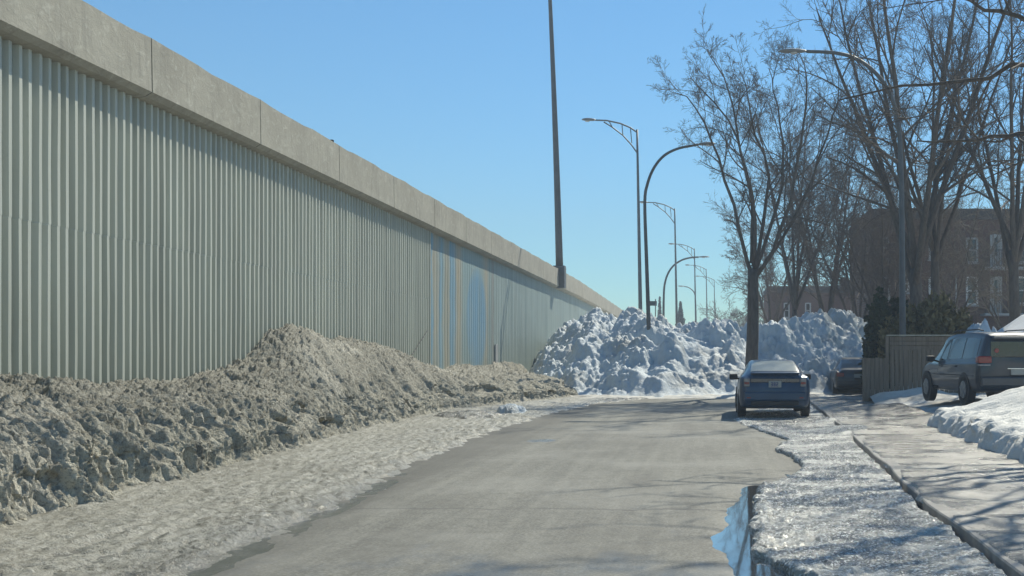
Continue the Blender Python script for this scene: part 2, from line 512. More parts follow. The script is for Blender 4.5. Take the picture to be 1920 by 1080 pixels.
SIGNG = simple('street_sign_mat', (.05, .08, .09), .5, var=.1)

# ------------------------------------------------------------------ camera, light, sky
cam = bpy.data.cameras.new('camera'); co = bpy.data.objects.new('camera', cam); COL.objects.link(co)
co.location = (0, 0, EYE); co.rotation_euler = (math.radians(90), 0, 0)
cam.sensor_width = 36; cam.lens = 36 * F / 1920
cam.shift_x = -(VX - 960) / 1920; cam.shift_y = (VY - 540) / 1920
cam.clip_end = 6000; cam.clip_start = .1
scene.camera = co
SUN_EL, SUN_AZ = math.radians(42), math.radians(26)
sd = Vector((math.sin(SUN_AZ) * math.cos(SUN_EL), math.cos(SUN_AZ) * math.cos(SUN_EL), math.sin(SUN_EL)))
sl = bpy.data.lights.new('sun', 'SUN'); so = bpy.data.objects.new('sun', sl); COL.objects.link(so)
so.rotation_euler = sd.to_track_quat('Z', 'Y').to_euler(); so.location = sd * 100
sl.energy = 5.0; sl.angle = math.radians(.5); sl.color = (1.0, .95, .79)
w = bpy.data.worlds.new('World'); scene.world = w; w.use_nodes = True
sk = w.node_tree.nodes.new('ShaderNodeTexSky'); sk.sky_type = 'NISHITA'; sk.sun_disc = False
sk.sun_elevation = SUN_EL; sk.sun_rotation = SUN_AZ; sk.altitude = 4000; sk.air_density = 2.0; sk.dust_density = 0.0; sk.ozone_density = 10.0
bg = w.node_tree.nodes['Background']; tn = w.node_tree.nodes.new('ShaderNodeMix'); tn.data_type = 'RGBA'; tn.blend_type = 'MULTIPLY'; tn.inputs[0].default_value = 1; tn.inputs[7].default_value = (.92, 1.19, 1.12, 1)
w.node_tree.links.new(sk.outputs[0], tn.inputs[6]); w.node_tree.links.new(tn.outputs[2], bg.inputs[0]); bg.inputs[1].default_value = .092
vs = scene.view_settings
vs.view_transform = 'Standard'; vs.look = 'None'; vs.exposure = 0.22; vs.gamma = 1.0
scene.cycles.max_bounces = 6

# ------------------------------------------------------------------ ground, road, kerb
grd = mesh_np('ground', [(-3000, -300, -.06), (3000, -300, -.06), (3000, 5000, -.06), (-3000, 5000, -.06)], [[[0, 1, 2, 3]]], SNOW_GROUND)
tag(grd, kind='structure')

RE_px = [(250, 1130), (350, 1080), (520, 1000), (700, 912), (760, 880), (830, 850), (900, 823), (960, 800), (1040, 775), (1120, 757), (1200, 749), (1290, 744)]
re = np.array([G(a, b) for a, b in RE_px])
def road_edge(Y): return np.interp(Y, re[:, 1], re[:, 0])
TOE_px = [(-260, 1120), (0, 985), (120, 955), (230, 925), (330, 900), (400, 885), (500, 855), (600, 826), (700, 800), (830, 772), (920, 762), (1000, 752), (1075, 746)]
tp = np.array([G(a, b) for a, b in TOE_px])
def toe(Y): return np.interp(Y, tp[:, 1], tp[:, 0])

ys = np.concatenate([np.arange(3, 20, .06), np.arange(20, 56, .16)])
xs = np.concatenate([np.arange(-5.5, 1.6, .05), np.arange(1.6, 12.01, .15)])
Yg, Xg = np.meshgrid(ys, xs, indexing='ij')
Zg = .010 * fbm(Xg * .5, Yg * .25, 3, 5) - .004
Zg = np.maximum(Zg, -.012)
mod = .75 + .9 * fbm(Xg * 2.2, Yg * 1.3, 4, 205)
Zg -= .030 * np.exp(-((Xg - road_edge(Yg) - .02) / .20) ** 2) * np.clip(mod + .25, 0, 1.25) * sstep(6, 7, Yg) * (1 - sstep(14, 17, Yg))
for bx_, by_, rx_, ry_ in ((.15, 9.95, .19, .62), (.27, 11.7, .17, 1.3), (.30, 10.8, .13, .9), (.50, 13.5, .2, .8), (.34, 9.0, .22, .7), (.5, 8.6, .3, .5), (.75, 8.1, .35, .45)):
    Zg -= .034 * np.exp(-((Xg - bx_ + .05 * fbm(Yg * 2, Xg * 2, 2, 206)) / rx_) ** 2 - ((Yg - by_) / ry_) ** 2)
Zg -= .03 * sstep(.6, 1.4, Xg) * (Yg < 30)
road = grid_obj('road', Xg, Yg, Zg, ASPHALT, flip=True); tag(road, kind='structure')

# left shoulder: refrozen, sanded ice
rows = [5.0]
while rows[-1] < 50: rows.append(rows[-1] + rows[-1] * .0042)
rows = np.array(rows); m = 110
Ys = np.repeat(rows[:, None], m, 1); s = np.linspace(0, 1, m)[None, :]
x0 = toe(Ys) - .5; x1 = road_edge(Ys) + .13 * fbm(Ys * 1.7, Ys * 0, 5, 3, .62) + .05
Xs = x0 + (x1 - x0) * s
edge = sstep(0, .10 + .07 * pn(Ys * 2.3, Xs * 2, 111), 1 - s)
Zs = edge * (.035 + .05 * (1 - s) + .022 * fbm(Xs * 1.3, Ys * .6, 4, 8) + .016 * ridge(Xs * 5, Ys * 1.6, 3, 9) * sstep(.2, .9, s) + .018 * fbm(Xs * 9, Ys * 7, 3, 10) + chunks(Xs, Ys, .13, 110) * .08) - .03
# ruts left by tyres
for rx in (-4.75, -5.15):
    Zs -= .03 * np.exp(-((Xs - rx - .25 * np.sin(Ys * .3)) / .07) ** 2) * sstep(6, 8, Ys) * (1 - sstep(11, 14, Ys)) * (.6 + .4 * np.sin(Ys * 34))
Zs += .012 * edge * ridge(Xs * 7, Ys * 9, 3, 112) * sstep(.6, .85, s)
Zs = np.where(s > .999, -.06, Zs)
tag(grid_obj('icy_shoulder', Xs, Ys, Zs, SHOULDER, flip=True), kind='structure')

# kerb and sidewalk on the right
KB = np.array([G(1985, 1150), G(1900, 1080), G(1740, 960), G(1660, 880), G(1610, 835), G(1560, 790), G(1530, 765), G(1516, 752)])
def kerb(Y): return np.interp(Y, KB[:, 1], KB[:, 0])
kr = np.arange(5, 39.01, .2)
prof = [(0.0, -.08), (0.0, .065), (.012, .078), (.15, .082), (.15, -.08)]
KX = np.array([[kerb(yy) + a + .012 * math.sin(yy * 2.1) for a, b in prof] for yy in kr]); KZ = np.array([[b + .008 * math.sin(yy * 1.3) for a, b in prof] for yy in kr])
tag(grid_obj('kerb', KX, np.repeat(kr[:, None], 5, 1), KZ, KERB, smooth=False, flip=True), kind='structure')
rows = [5.0]
while rows[-1] < 44: rows.append(rows[-1] + rows[-1] * .005)
rows = np.array(rows); m = 60
Ys = np.repeat(rows[:, None], m, 1); s = np.linspace(0, 1, m)[None, :]
Xs = kerb(Ys) + .02 + .05 * fbm(Ys * 1.1, Ys * 0, 3, 121) * (1 - s) + 2.45 * s
Zs = .088 + .02 * sstep(0, .02, s) * (s < .3) * 0 + .018 * fbm(Xs * 1.2, Ys * 1.6, 4, 21) + .012 * ridge(Xs * 1.6, Ys * 4, 3, 22) * s + .05 * sstep(.6, 1, s) + .02 * sstep(.3, .9, fbm(Xs * .7, Ys * .7, 3, 24))
Zs = np.where(s < .001, .04, Zs)
tag(grid_obj('sidewalk', Xs, Ys, Zs, SIDEWALK, flip=True), kind='structure')

# ice sheet between asphalt and kerb
IE_px = [(1640, 1160), (1500, 1085), (1425, 1045), (1402, 1035), (1408, 1010), (1402, 985), (1405, 958), (1410, 935), (1422, 915), (1470, 903), (1497, 885), (1502, 872), (1480, 855), (1450, 843), (1462, 832), (1478, 824), (1440, 812), (1400, 800), (1372, 788), (1400, 775), (1440, 762), (1470, 752)]
ie = np.array([G(a, b) for a, b in IE_px])
ie = ie[np.argsort(ie[:, 1])]
rows = [5.2]
while rows[-1] < 38: rows.append(rows[-1] + rows[-1] * .0032)
rows = np.array(rows); m = 130
Ys = np.repeat(rows[:, None], m, 1); s = np.linspace(0, 1, m)[None, :]
x0 = np.interp(Ys, ie[:, 1], ie[:, 0]) + .03 + .05 * fbm(Ys * 2.5, Ys * 0 + 3, 4, 31) + .03 * fbm(Ys * 9, Ys * 0 + 1, 2, 35)
bridge = np.clip(np.exp(-((Ys - 23.3) / 1.3) ** 2) + .8 * np.exp(-((Ys - 27.2) / .7) ** 2), 0, 1)
x1 = kerb(Ys) - .05 - .03 * fbm(Ys * 1.5, Ys * 0, 3, 33) + .5 * bridge
Xs = x0 + (x1 - x0) * s
th = .030 + .018 * fbm(Ys * .4, Ys * 0, 2, 34)
th = th * (1 - .55 * sstep(18, 30, Ys))
Zs = th * sstep(0, .035, s) + .018 * fbm(Xs * 1.2, Ys * 1.2, 4, 36) + .014 * ridge(Xs * 3, Ys * 3.5, 4, 37) + .016 * fbm(Xs * 11, Ys * 9, 3, 38) * (.4 + sstep(-.2, .5, fbm(Xs * .8, Ys * .8, 2, 139)))
hol = sstep(.25, .6, fbm(Xs * .55 + 4, Ys * .8, 3, 39)); Zs -= hol * .02
Zs += .10 * bridge * sstep(.6, .85, s)
Zs = np.where(s < .001, -.07, Zs); Zs = np.where(s > .999, -.03, Zs)
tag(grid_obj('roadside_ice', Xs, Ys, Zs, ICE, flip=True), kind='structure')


# puddles of meltwater
def puddle(pxs, z, label_mat=WATER):
    pts = np.array([G(a, b, z) for a, b in pxs]); pts = spline(np.vstack([pts, pts[:1]]), len(pts) * 3)[:-1]
    # resample + wobble
    out = []
    n = len(pts)
    for i in range(n):
        a, b = pts[i], pts[(i + 1) % n]
        for k in range(6):
            p = a + (b - a) * k / 6
            d = np.array([b[1] - a[1], a[0] - b[0]]); d /= np.linalg.norm(d) + 1e-9
            out.append(p + d * .035 * float(pn(np.array([p[0] * 6.0]), np.array([p[1] * 3.0]), 77)[0]))
    v = [(a, b, z) for a, b in out]
    o = mesh_np('puddle', v, [[list(range(len(v)))]], label_mat)
    if o.data.polygons[0].normal.z < 0:
        o.data.flip_normals()
    tag(o, kind='structure')


puddle([(230, 1110), (500, 985), (700, 885), (790, 850), (850, 850), (770, 890), (620, 985), (470, 1110)], -.0215, MURKY)
puddle([(1330, 1020), (1345, 960), (1375, 915), (1430, 890), (1490, 895), (1450, 960), (1460, 1020), (1640, 1110), (1400, 1110), (1370, 1050)], -.0205)

# ------------------------------------------------------------------ yard on the right
rows = [9.0]
while rows[-1] < 52: rows.append(rows[-1] + rows[-1] * .005)
rows = np.array(rows)
cols = np.concatenate([np.linspace(0, 6, 120), np.linspace(6.2, 40, 60)])
Ys = np.repeat(rows[:, None], len(cols), 1)
Xs = kerb(Ys) + 1.75 + cols[None, :]
def yard_z(X, Y):
    d = X - (kerb(Y) + 1.75)
    z = .05 + .27 * sstep(0.2, 2.6, d)
    z = z + .035 * fbm(X * .8, Y * .9, 4, 41) * sstep(0, .4, d) + .02 * ridge(X * 2, Y * 4, 3, 42) * sstep(0, .4, d)
    # drift against the fence
    z = z + .32 * np.exp(-((Y - 36.2) / 1.4) ** 2) * sstep(4.2, 5.2, X) * (1 - sstep(6.4, 7.4, X)) + .3 * np.exp(-((Y - 39.8) / 1.8) ** 2) * sstep(5.5, 8, X)
    z = z + .55 * sstep(38, 44, Y) * sstep(5.5, 7.5, X)
    return z
tag(grid_obj('snowy_yard', Xs, Ys, yard_z(Xs, Ys), SNOW_YARD, flip=True), kind='structure')

# clean snow bank in front of the van
ny, nx = 210, 190
a = np.linspace(12, 27.0, ny)[:, None]; b = np.linspace(-.4, 9, nx)[None, :]
Yb = np.repeat(a, nx, 1)
xb0 = np.interp(Yb, [12, 15.6, 18, 20.5, 22.5, 23.9, 25.2, 27], [4.05, 4.1, 4.2, 4.25, 4.3, 4.35, 5.0, 6.4]) + .10 * fbm(Yb * .8, Yb * 0, 3, 51) + .05 * fbm(Yb * 5, Yb * 0, 3, 151)
Xb = xb0 + b
d = np.clip(b + 0 * Yb, 0, None)
face = .20 + .05 * fbm(Yb * 5 + b, Yb * 0, 3, 152) + .06 * fbm(Yb * .9, Yb * 0, 3, 52)
topz = .16 + .78 * sstep(0, 2.6, d) * (1 - .15 * sstep(4, 9, d))
Zb = np.minimum(d * 2.4, face) * sstep(-.05, .25, d) + topz * sstep(.05, .5, d) * .80
Zb *= 1 - sstep(23.2, 26.8, Yb + .25 * (d - 2)) * .97
lump = ridge(Xb * 4, Yb * 4, 4, 53) * .045 + chunks(Xb + .1 * pn(Xb * 3, Yb * 3, 155), Yb + .1 * pn(Xb * 3 + 5, Yb * 3, 156), .14, 54) * .45 + chunks(Xb, Yb, .5, 154) * .12
Zb += lump * np.exp(-(d / .55) ** 2) * (d > 0) + .03 * fbm(Xb * 1.1, Yb * 1.1, 4, 55)
Xb2 = Xb - .10 * np.exp(-((d - .28) / .2) ** 2) * (1 + 1.2 * fbm(Yb * 3.3, d * 4, 3, 56))
Zb = np.where(d <= 0, -.05, Zb + .08)
o = grid_obj('snow_bank', Xb2, Yb, Zb, SNOW_CLEAN, flip=True, origin=(6.5, 20, .1))
tag(o, 'smooth clean white snow bank with a shaded lip at the right edge', 'snow bank')

# ------------------------------------------------------------------ dirty bank along the wall
WX = -9.3
CR_px = [(-330, 760), (-100, 735), (0, 722), (200, 730), (330, 724), (370, 715), (450, 690), (500, 662), (530, 626), (560, 614), (600, 630), (640, 645), (660, 637), (700, 643), (740, 660), (780, 682), (830, 703), (860, 690), (900, 692), (950, 680), (990, 684), (1010, 690)]
XC = -9.0
cr = np.array([(F * -XC / (VX - a), EYE - (b - VY) * -XC / (VX - a)) for a, b in CR_px])
rows = [5.0]
while rows[-1] < 56: rows.append(rows[-1] + rows[-1] * .0021)
rows = np.array(rows); n = len(rows); m = 230
q = np.linspace(0, 1, m)
Yd = np.repeat(rows[:, None], m, 1); Q = np.repeat(q[None, :], n, 0)
tx = toe(Yd) - 1.3 * sstep(43, 47, Yd) * 0
tx = np.where(Yd > 43, tx - 3.2 * sstep(43, 48, Yd), tx)
tx += .16 * fbm(Yd * 1.1, Yd * 0, 4, 61)
zt = np.interp(Yd, cr[:, 0], cr[:, 1]) + .05 * fbm(Yd * 1.2, Yd * 0 + 9, 3, 62)
zf = np.interp(Yd, [5, 11, 16, 21, 25, 31, 40, 50], [.95, .85, .72, .62, .62, .55, .55, .4]) + .14 * fbm(Yd * .9, Yd * 0 + 2, 3, 63)
zf = np.minimum(zf, zt * .75)
QF = .36
fq = np.clip(Q / QF, 0, 1); tq = np.clip((Q - QF) / (1 - QF), 0, 1)
wallx = WX - .02
fx = tx - (.10 * fq + .38 * fq ** 2.2) + .30 * np.clip(1 - fq / .22, 0, 1) ** 1.6                       # the face leans back
Xd = np.where(Q < QF, fx, (tx - .48) + (wallx - (tx - .48)) * tq)
bulge = np.sin(tq * np.pi) * (.10 + .3 * np.clip(zt - 1.3, 0, 1))
Zd = np.where(Q < QF, zf * (fq ** 1.0 - .10 * np.sin(np.clip(fq / .3, 0, 1) * np.pi)), zf + (zt - zf) * tq ** .9 + bulge)
# relief: fluted melting face, wrinkled crusty top
fl = ridge(Yd * 5.5, Q * 3.0 + .5 * pn(Yd, Q * 3, 66), 4, 64, .62) * .05 + pn(Yd * 1.3, Q * 3.5, 65) * .08 + pn(Yd * 11, Q * 5, 165) * .05 + ridge(Yd * 14, Q * 16, 3, 265) * .022
wx_ = .25 * pn(Yd * 1.1, Xd * 1.1, 69); wy_ = .25 * pn(Yd * 1.1 + 7, Xd * 1.1, 169)
tp2 = ridge((Yd + wy_) * 2.6 + Xd * 1.6, (Xd + wx_) * 5.2 - Yd * 1.3, 4, 67, .62) * .05 + chunks(Xd + wx_, Yd + wy_, .17, 68) * .2 + fbm(Xd * 9, Yd * 9, 3, 70) * .04 + ridge(Xd * 15, Yd * 11, 2, 270) * .014 + .10 * fbm(Xd * .9, Yd * .9, 2, 170)
wf = sstep(0, .06, Q) * (1 - sstep(QF, QF + .2, Q)); wt = sstep(QF - .1, QF + .15, Q)
Xd = Xd + fl * wf
Zd = Zd + tp2 * wt * (1 - .5 * sstep(.97, 1, Q)) + .06 * wf * ridge(Yd * 6, Q * 12, 3, 71)
hollow = sstep(.12, .45, pn(Yd * .95, Q * 5, 72)) * np.exp(-((Q - .22) / .12) ** 2)
Xd -= hollow * .26
Zd = np.where(Q < .001, -.05, Zd)
Xd = np.maximum(Xd, wallx)
o = grid_obj('snow_bank', Xd, Yd, Zd, DIRTY, flip=False, origin=(-8, 22, 0))
tag(o, 'long grey brown dirty snow bank along the foot of the ribbed wall', 'snow bank')

# small dirty crust left on the shoulder
def crust(cx, cy, rx, ry, h, seed, mat):
    k = 46
    a = np.linspace(-1.2, 1.2, k)
    A, B = np.meshgrid(a, a, indexing='ij')
    R = np.sqrt(A * A + B * B) + .3 * pn(A * 2, B * 2, seed)
    Z = h * np.clip(1 - R ** 2, -.2, 1) + .25 * h * ridge(A * 3, B * 3, 3, seed + 1) * (R < 1) + .05
    return grid_obj('ice_chunk', cx + A * rx, cy + B * ry, Z, mat, origin=(cx, cy, .05))


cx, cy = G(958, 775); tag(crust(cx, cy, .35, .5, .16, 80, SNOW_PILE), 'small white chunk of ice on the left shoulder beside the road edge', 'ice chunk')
cx, cy = G(880, 783); tag(crust(cx, cy, .8, .9, .10, 81, SHOULDER), 'flat grey ice crust at the foot of the dirty bank', 'ice chunk')
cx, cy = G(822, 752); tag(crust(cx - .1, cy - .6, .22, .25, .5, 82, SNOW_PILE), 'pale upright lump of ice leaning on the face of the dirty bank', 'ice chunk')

# ------------------------------------------------------------------ ploughed pile closing the road
nx, ny = 520, 420
xs = np.linspace(-9.28, 9.5, nx); ysn = 41.5 + 34 * (np.linspace(0, 1, ny) ** 1.25)
Xp, Yp = np.meshgrid(xs, ysn, indexing='xy')
toeY = np.interp(Xp, [-9.3, -7.4, -5.6, -4, -2.5, -1, .5, 2, 3.5, 5, 6.5, 8, 9.5], [57, 46.5, 43.4, 42.6, 42.3, 42.6, 43.6, 44.6, 45.2, 46, 48, 51, 55]) + .5 * fbm(Xp * .7, Xp * 0, 3, 90)
top = np.interp(Xp, [-9.3, -8.2, -7.2, -6.2, -5.2, -4.6, -4.0, -2.9, -2.4, -1, 1, 2, 3.3, 4.6, 6.6, 7.6, 8.6, 9.5], [2.5, 2.7, 3.25, 3.55, 3.6, 3.0, 3.35, 3.35, 2.95, 3.0, 2.95, 3.0, 3.05, 3.45, 3.5, 3.1, 1.2, .2]) + .0
t1 = (Yp - toeY)
run = np.interp(Xp, [-9.3, -6, -3, 0, 3, 6, 9.5], [11, 11.0, 9.0, 7.0, 8.0, 9.0, 6]) + 1.2 * fbm(Xp * .5, Xp * 0, 2, 190)
u = np.clip(t1 / run, 0, 1)
uw = np.clip(u + .05 * pn(Xp * .9, Yp * .4, 191), 0, 1)
terr = np.interp(uw, [0, .07, .16, .34, .42, .62, .70, .92, 1], [0, .06, .19, .32, .50, .64, .80, .95, 1.0])
Zp = top * .86 * terr
Zp *= 1 - .55 * sstep(66, 74, Yp)
dom = .5 * pn(Xp * .6, Yp * .6, 91); dom2 = .5 * pn(Xp * .6 + 9, Yp * .6, 92)
sel = sstep(-.25, .3, pn(Xp * .45, Yp * .45, 193)) * (1 - .85 * np.exp(-((Xp + .6) / 1.9) ** 2) * (u < .62)); sel = np.clip(sel + .9 * sstep(-2.2, -3.6, Xp) + .5 * sstep(1.8, 3.2, Xp), 0, 1)
wx1 = Xp + .35 * dom + .08 * pn(Xp * 5, Yp * 5, 291); wy1 = Yp + .35 * dom2 + .08 * pn(Xp * 5 + 3, Yp * 5, 292)
ch = lumps(wx1, wy1, 1.9, 93) * .30 + lumps(wx1, wy1, .85, 94) * .42 * (.35 + .65 * sel) + lumps(wx1, wy1, .40, 95) * .75 * (.15 + .85 * sel) + lumps(Xp, Yp, .2, 195) * .6 * sel
ch += .10 * ridge(Xp * .6 + dom, Yp * 1.2 + .35 * Xp + dom2, 4, 96, .5) + .025 * fbm(Xp * 4, Yp * 4, 3, 196) + lumps(wx1 + 3, wy1, .29, 395) * .5 * sel - .28
amp = sstep(0, 1.6, t1)
Zp += ch * amp
# a front tongue beside the arched lamp, a lump right of it and two big clods
def blob(px, py, Y, rx, ry, h):
    c = P(px, py, Y); return h * np.clip(1 - ((Xp - c[0]) / rx / 1.35) ** 2 - ((Yp - c[1]) / ry / 1.35) ** 2, 0, 1) ** 2
Zp += blob(1265, 690, 46.3, .55, 1.5, .85) + blob(1225, 705, 44.8, 1.6, 1.8, .35) + blob(1120, 700, 47, 2.2, 2.2, .5)
Zp += blob(1195, 600, 54.5, 1.0, 1.2, .55) + blob(1350, 665, 50.5, 1.0, 1.1, .5) + blob(1545, 600, 55, 1.6, 2.0, .35) + blob(1470, 640, 50, 1.5, 2, .4)
Zp = np.where(t1 < 0, -.15 + .1 * np.clip(1 + t1 / .5, 0, 1), Zp)
Zp = np.where((Xp < -9.2), np.minimum(Zp, 3.4), Zp)
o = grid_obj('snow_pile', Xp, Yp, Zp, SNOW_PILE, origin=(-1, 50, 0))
tag(o, 'huge lumpy ploughed snow pile closing off the end of the road behind the tree', 'snow pile')
# slush apron between road end and pile
xs = np.linspace(-6.5, 12, 240); yy = np.linspace(38.5, 47.5, 120)
Xa, Ya = np.meshgrid(xs, yy, indexing='xy')
lim = np.interp(Xa, [-6.5, -4.6, -3, -1, 1, 2.2, 3, 12], [40.5, 41.3, 41.2, 41.9, 42.0, 40.5, 38.8, 38.6]) + .4 * fbm(Xa * .6, Xa * 0, 3, 97)
Za = -.04 + .07 * sstep(0, .5, Ya - lim) + (.05 * ridge(Xa * .8, Ya * 2.2, 4, 98) + .03 * chunks(Xa, Ya, .5, 99)) * sstep(0.1, 1.2, Ya - lim)
tag(grid_obj('slush', Xa, Ya, Za, SNOW_YARD), kind='structure')

# ------------------------------------------------------------------ retaining wall
wall = empty('retaining_wall', (WX, 38, 0))
tag(wall, 'long ribbed steel retaining wall with a concrete parapet, left of the road', 'wall')
def w_par(o): o.parent = wall; o.matrix_parent_inverse = Matrix.Translation(wall.location).inverted(); return o
def ptop(Y): return 6.68 - .0016 * Y - .013 * max(0, Y - 78)
def pbot(Y): return 5.82 - .0045 * min(Y, 75) - .012 * max(0, Y - 78)
pitch = .228; prof = [(0, 0), (.068, 0), (.085, -.10), (.21, -.10)]
pv = []
k = 0; Y = 4.0
while Y < 38.0:
    dz = .012 * math.sin(k * 12.9)
    for a, b in prof: pv.append((Y + a + .006 * math.sin(k * 7.7), b + .004 * math.sin(k * 3.1)))
    Y += pitch; k += 1
pv.append((Y, 0))
pv = np.array(pv)
zz = np.array([-.1, .8, 1.6, 2.4, 3.36, 3.38, 4.2, 5.0, 5.72]); sh_ = (np.arange(9) > 4)[None, :] * 1.0
XX = np.repeat((WX + .03 + pv[:, 1])[:, None], 9, 1) + .007 * pn(pv[:, 0][:, None] * 1.5, zz[None, :] * .9, 101) + .002 * sh_
YY = np.repeat(pv[:, 0][:, None], 9, 1) + .010 * pn(pv[:, 0][:, None] * 2.2, zz[None, :] * 1.2, 102) + (.010 + .012 * pn(pv[:, 0][:, None] * .7, pv[:, 0][:, None] * 0, 104)) * sh_
w_par(grid_obj('ribbed_cladding', XX, YY, np.repeat(zz[None, :], len(pv), 0), STEEL_RIB, smooth=False, flip=True))
Yend = pv[-1, 0]
fp = []; Y = Yend + .02; k = 0
while Y < 145:
    for a, b in ((0, 0), (.32, 0), (.335, -.012), (.365, -.012), (.38, 0)): fp.append((Y + a, b))
    Y += .4
fp = np.array(fp)
zz = np.linspace(-.1, 1, 7)
hz = np.array([pbot(a) for a in fp[:, 0]]) + .02
w_par(grid_obj('flat_cladding', np.repeat((WX - .02 + fp[:, 1])[:, None], 7, 1) + .02 * pn(fp[:, 0][:, None] * .5, zz[None] * 3, 103), np.repeat(fp[:, 0][:, None], 7, 1), -.1 + zz.clip(0)[None, :] * (hz[:, None] + .1), STEEL_FLAT, smooth=False, flip=True))
mb = MB(); mb.box(WX - .06, WX + .05, Yend - .03, Yend + .05, 0, 5.66, .008); w_par(mb.build('edge_trim', STEEL_RIB))
# parapet in cast lengths with open joints
jy = [5.0, 9.5, 14.1, 18.8, 23.3, 28.2]
while jy[-1] < 140: jy.append(jy[-1] + 4.8)
for a, b in zip(jy[:-1], jy[1:]):
    st = np.linspace(a + .018, b - .018, 9)
    V = []
    for k, Y in enumerate(st):
        tt, bb = ptop(Y), pbot(Y)
        e = .015 * math.sin(Y * 1.7) + .01 * math.sin(Y * 4.1)
        ring = [(WX - .25, bb - .06), (WX + .05, bb - .06), (WX + .10, bb - .055), (WX + .18, bb - .04), (WX + .29, bb + .03), (WX + .275, tt - .035 + e), (WX + .18, tt + e), (WX - .10, tt + e), (WX - .14, tt - .05)]
        V += [(x_, Y, z_) for x_, z_ in ring]
    r = 9
    f = grid_faces(len(st), r, True)
    o = mesh_np('parapet_length', V, [f[:, ::-1], [np.arange(r)], [np.arange(r)[::-1] + (len(st) - 1) * r]], CONCRETE, smooth=False)
    w_par(o)
# dark cracked joint filler
for Y in jy[1:-1]:
    mb = MB(); mb.box(WX - .12, WX + .19, Y - .016, Y + .016, pbot(Y) + .02, ptop(Y) - .06); w_par(mb.build('joint_filler', TRIM))
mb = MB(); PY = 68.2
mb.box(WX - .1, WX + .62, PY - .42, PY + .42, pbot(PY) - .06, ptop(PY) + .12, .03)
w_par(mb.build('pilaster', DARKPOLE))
mb = MB(); c = P(932, 663, F * 9.26 / (VX - 932)); mb.box(WX + .0, WX + .04, c[1] - .3, c[1] + .3, c[2] - .40, c[2] + .40, .01); w_par(mb.build('access_plate', GREYP))
mb = MB(); c2 = P(693, 660, F * 9.2 / (VX - 693))
mb = MB(); mb.tube([(WX + .06, 35.3, 1.35), (WX + .08, 36.6, 1.9), (WX + .08, 37.7, 2.35)], .012, 6); w_par(mb.build('loose_cable', TRIM))
mb = MB(); mb.cyl((WX + .05, 28.35, ptop(28) + .05), .05, .14, 'Z', 10, .01); w_par(mb.build('bolt', TRIM))
mb = MB(); mb.box(-45, WX - .26, 3, 145, -.05, 5.4); tag(mb.build('highway_deck', CONCRETE), kind='structure')

# ------------------------------------------------------------------ poles and lamps
hm = empty('mast', (WX + .28, PY, ptop(PY) + .12))
tag(hm, 'tall thick grey mast standing on the concrete parapet', 'mast')
mb = MB(); zz = np.linspace(0, 24, 14); mb.tube([(-.026 * z_ - .0006 * z_ * z_, 0, z_) for z_ in zz], .215 - .0068 * zz, 12); mb.build('pole', DARKPOLE, hm, True)
mb = MB(); mb.box(-.33, .33, -.33, .33, -.02, .05, .01); mb.build('base_plate', DARKPOLE, hm)
mb = MB(); mb.cyl((-.97, 0, 24.0), .5, .3, 'Z', 20, .05); mb.build('lamp_ring', LAMPH, hm)


def head(mb, p, d, L, wd=.17, ht=.09):
    """flattened cobra head: stretched ellipsoid along d from p"""
    bm = bmesh.new(); bmesh.ops.create_uvsphere(bm, u_segments=14, v_segments=8, radius=1)
    d = np.array(d, float); d /= np.linalg.norm(d)
    for v in bm.verts:
        tt = v.co.x
        wv = wd * (1 + .25 * tt)
        v.co = Vector((tt * L / 2, v.co.y * wv, v.co.z * ht * (1.0 if v.co.z > 0 else .55)))
    ang = math.atan2(d[1], d[0]); el = math.asin(max(-1, min(1, d[2])))
    M = Matrix.Translation(Vector(p) + Vector(d) * L / 2) @ Matrix.Rotation(ang, 4, 'Z') @ Matrix.Rotation(-el, 4, 'Y')
    return mb.bm(bm, M)


def arc_lamp(pxpts, Y, base_z, label, r0=.10, r1=.045, Lh=.75):
    pts = np.array([P(a, b, Y) for a, b in pxpts])
    base = np.array([pts[0][0], Y, base_z])
    root = empty('street_lamp', base)
    tag(root, label, 'street lamp', 'arched street lamps')
    pts[0][2] = base_z
    # smooth the polyline
    k = np.linspace(0, len(pts) - 1, 40); i = np.clip(k.astype(int), 0, len(pts) - 2); f_ = (k - i)[:, None]
    g = lambda j: pts[np.clip(j, 0, len(pts) - 1)]
    p0, p1, p2, p3 = g(i - 1), g(i), g(i + 1), g(i + 2)
    sp = .5 * (2 * p1 + (p2 - p0) * f_ + (2 * p0 - 5 * p1 + 4 * p2 - p3) * f_ ** 2 + (3 * p1 - p0 - 3 * p2 + p3) * f_ ** 3)
    L = np.concatenate([[0], np.cumsum(np.linalg.norm(np.diff(sp, axis=0), axis=1))]); L /= L[-1]
    mb = MB(); mb.tube(sp - base, r0 + (r1 - r0) * L, 10); mb.build('pole', DARKPOLE, root, True)
    d = sp[-1] - sp[-3]; d[2] *= .3
    mb = MB(); head(mb, sp[-1] - base - d / np.linalg.norm(d) * .06, d, Lh); lh = mb.build('lamp_head', LAMPH, root, True)
    dn = d / np.linalg.norm(d)
    mb = MB(); mb.cyl(tuple(sp[-1] - base + dn * .42 + np.array([0, 0, -.05])), .12, .05, 'Z', 14, .015); mb.build('lens', LENS, lh)
    mb = MB(); mb.cyl((0, 0, .02), r0 * 1.9, .06, 'Z', 16, .01); mb.build('base_plate', DARKPOLE, root)
    return root


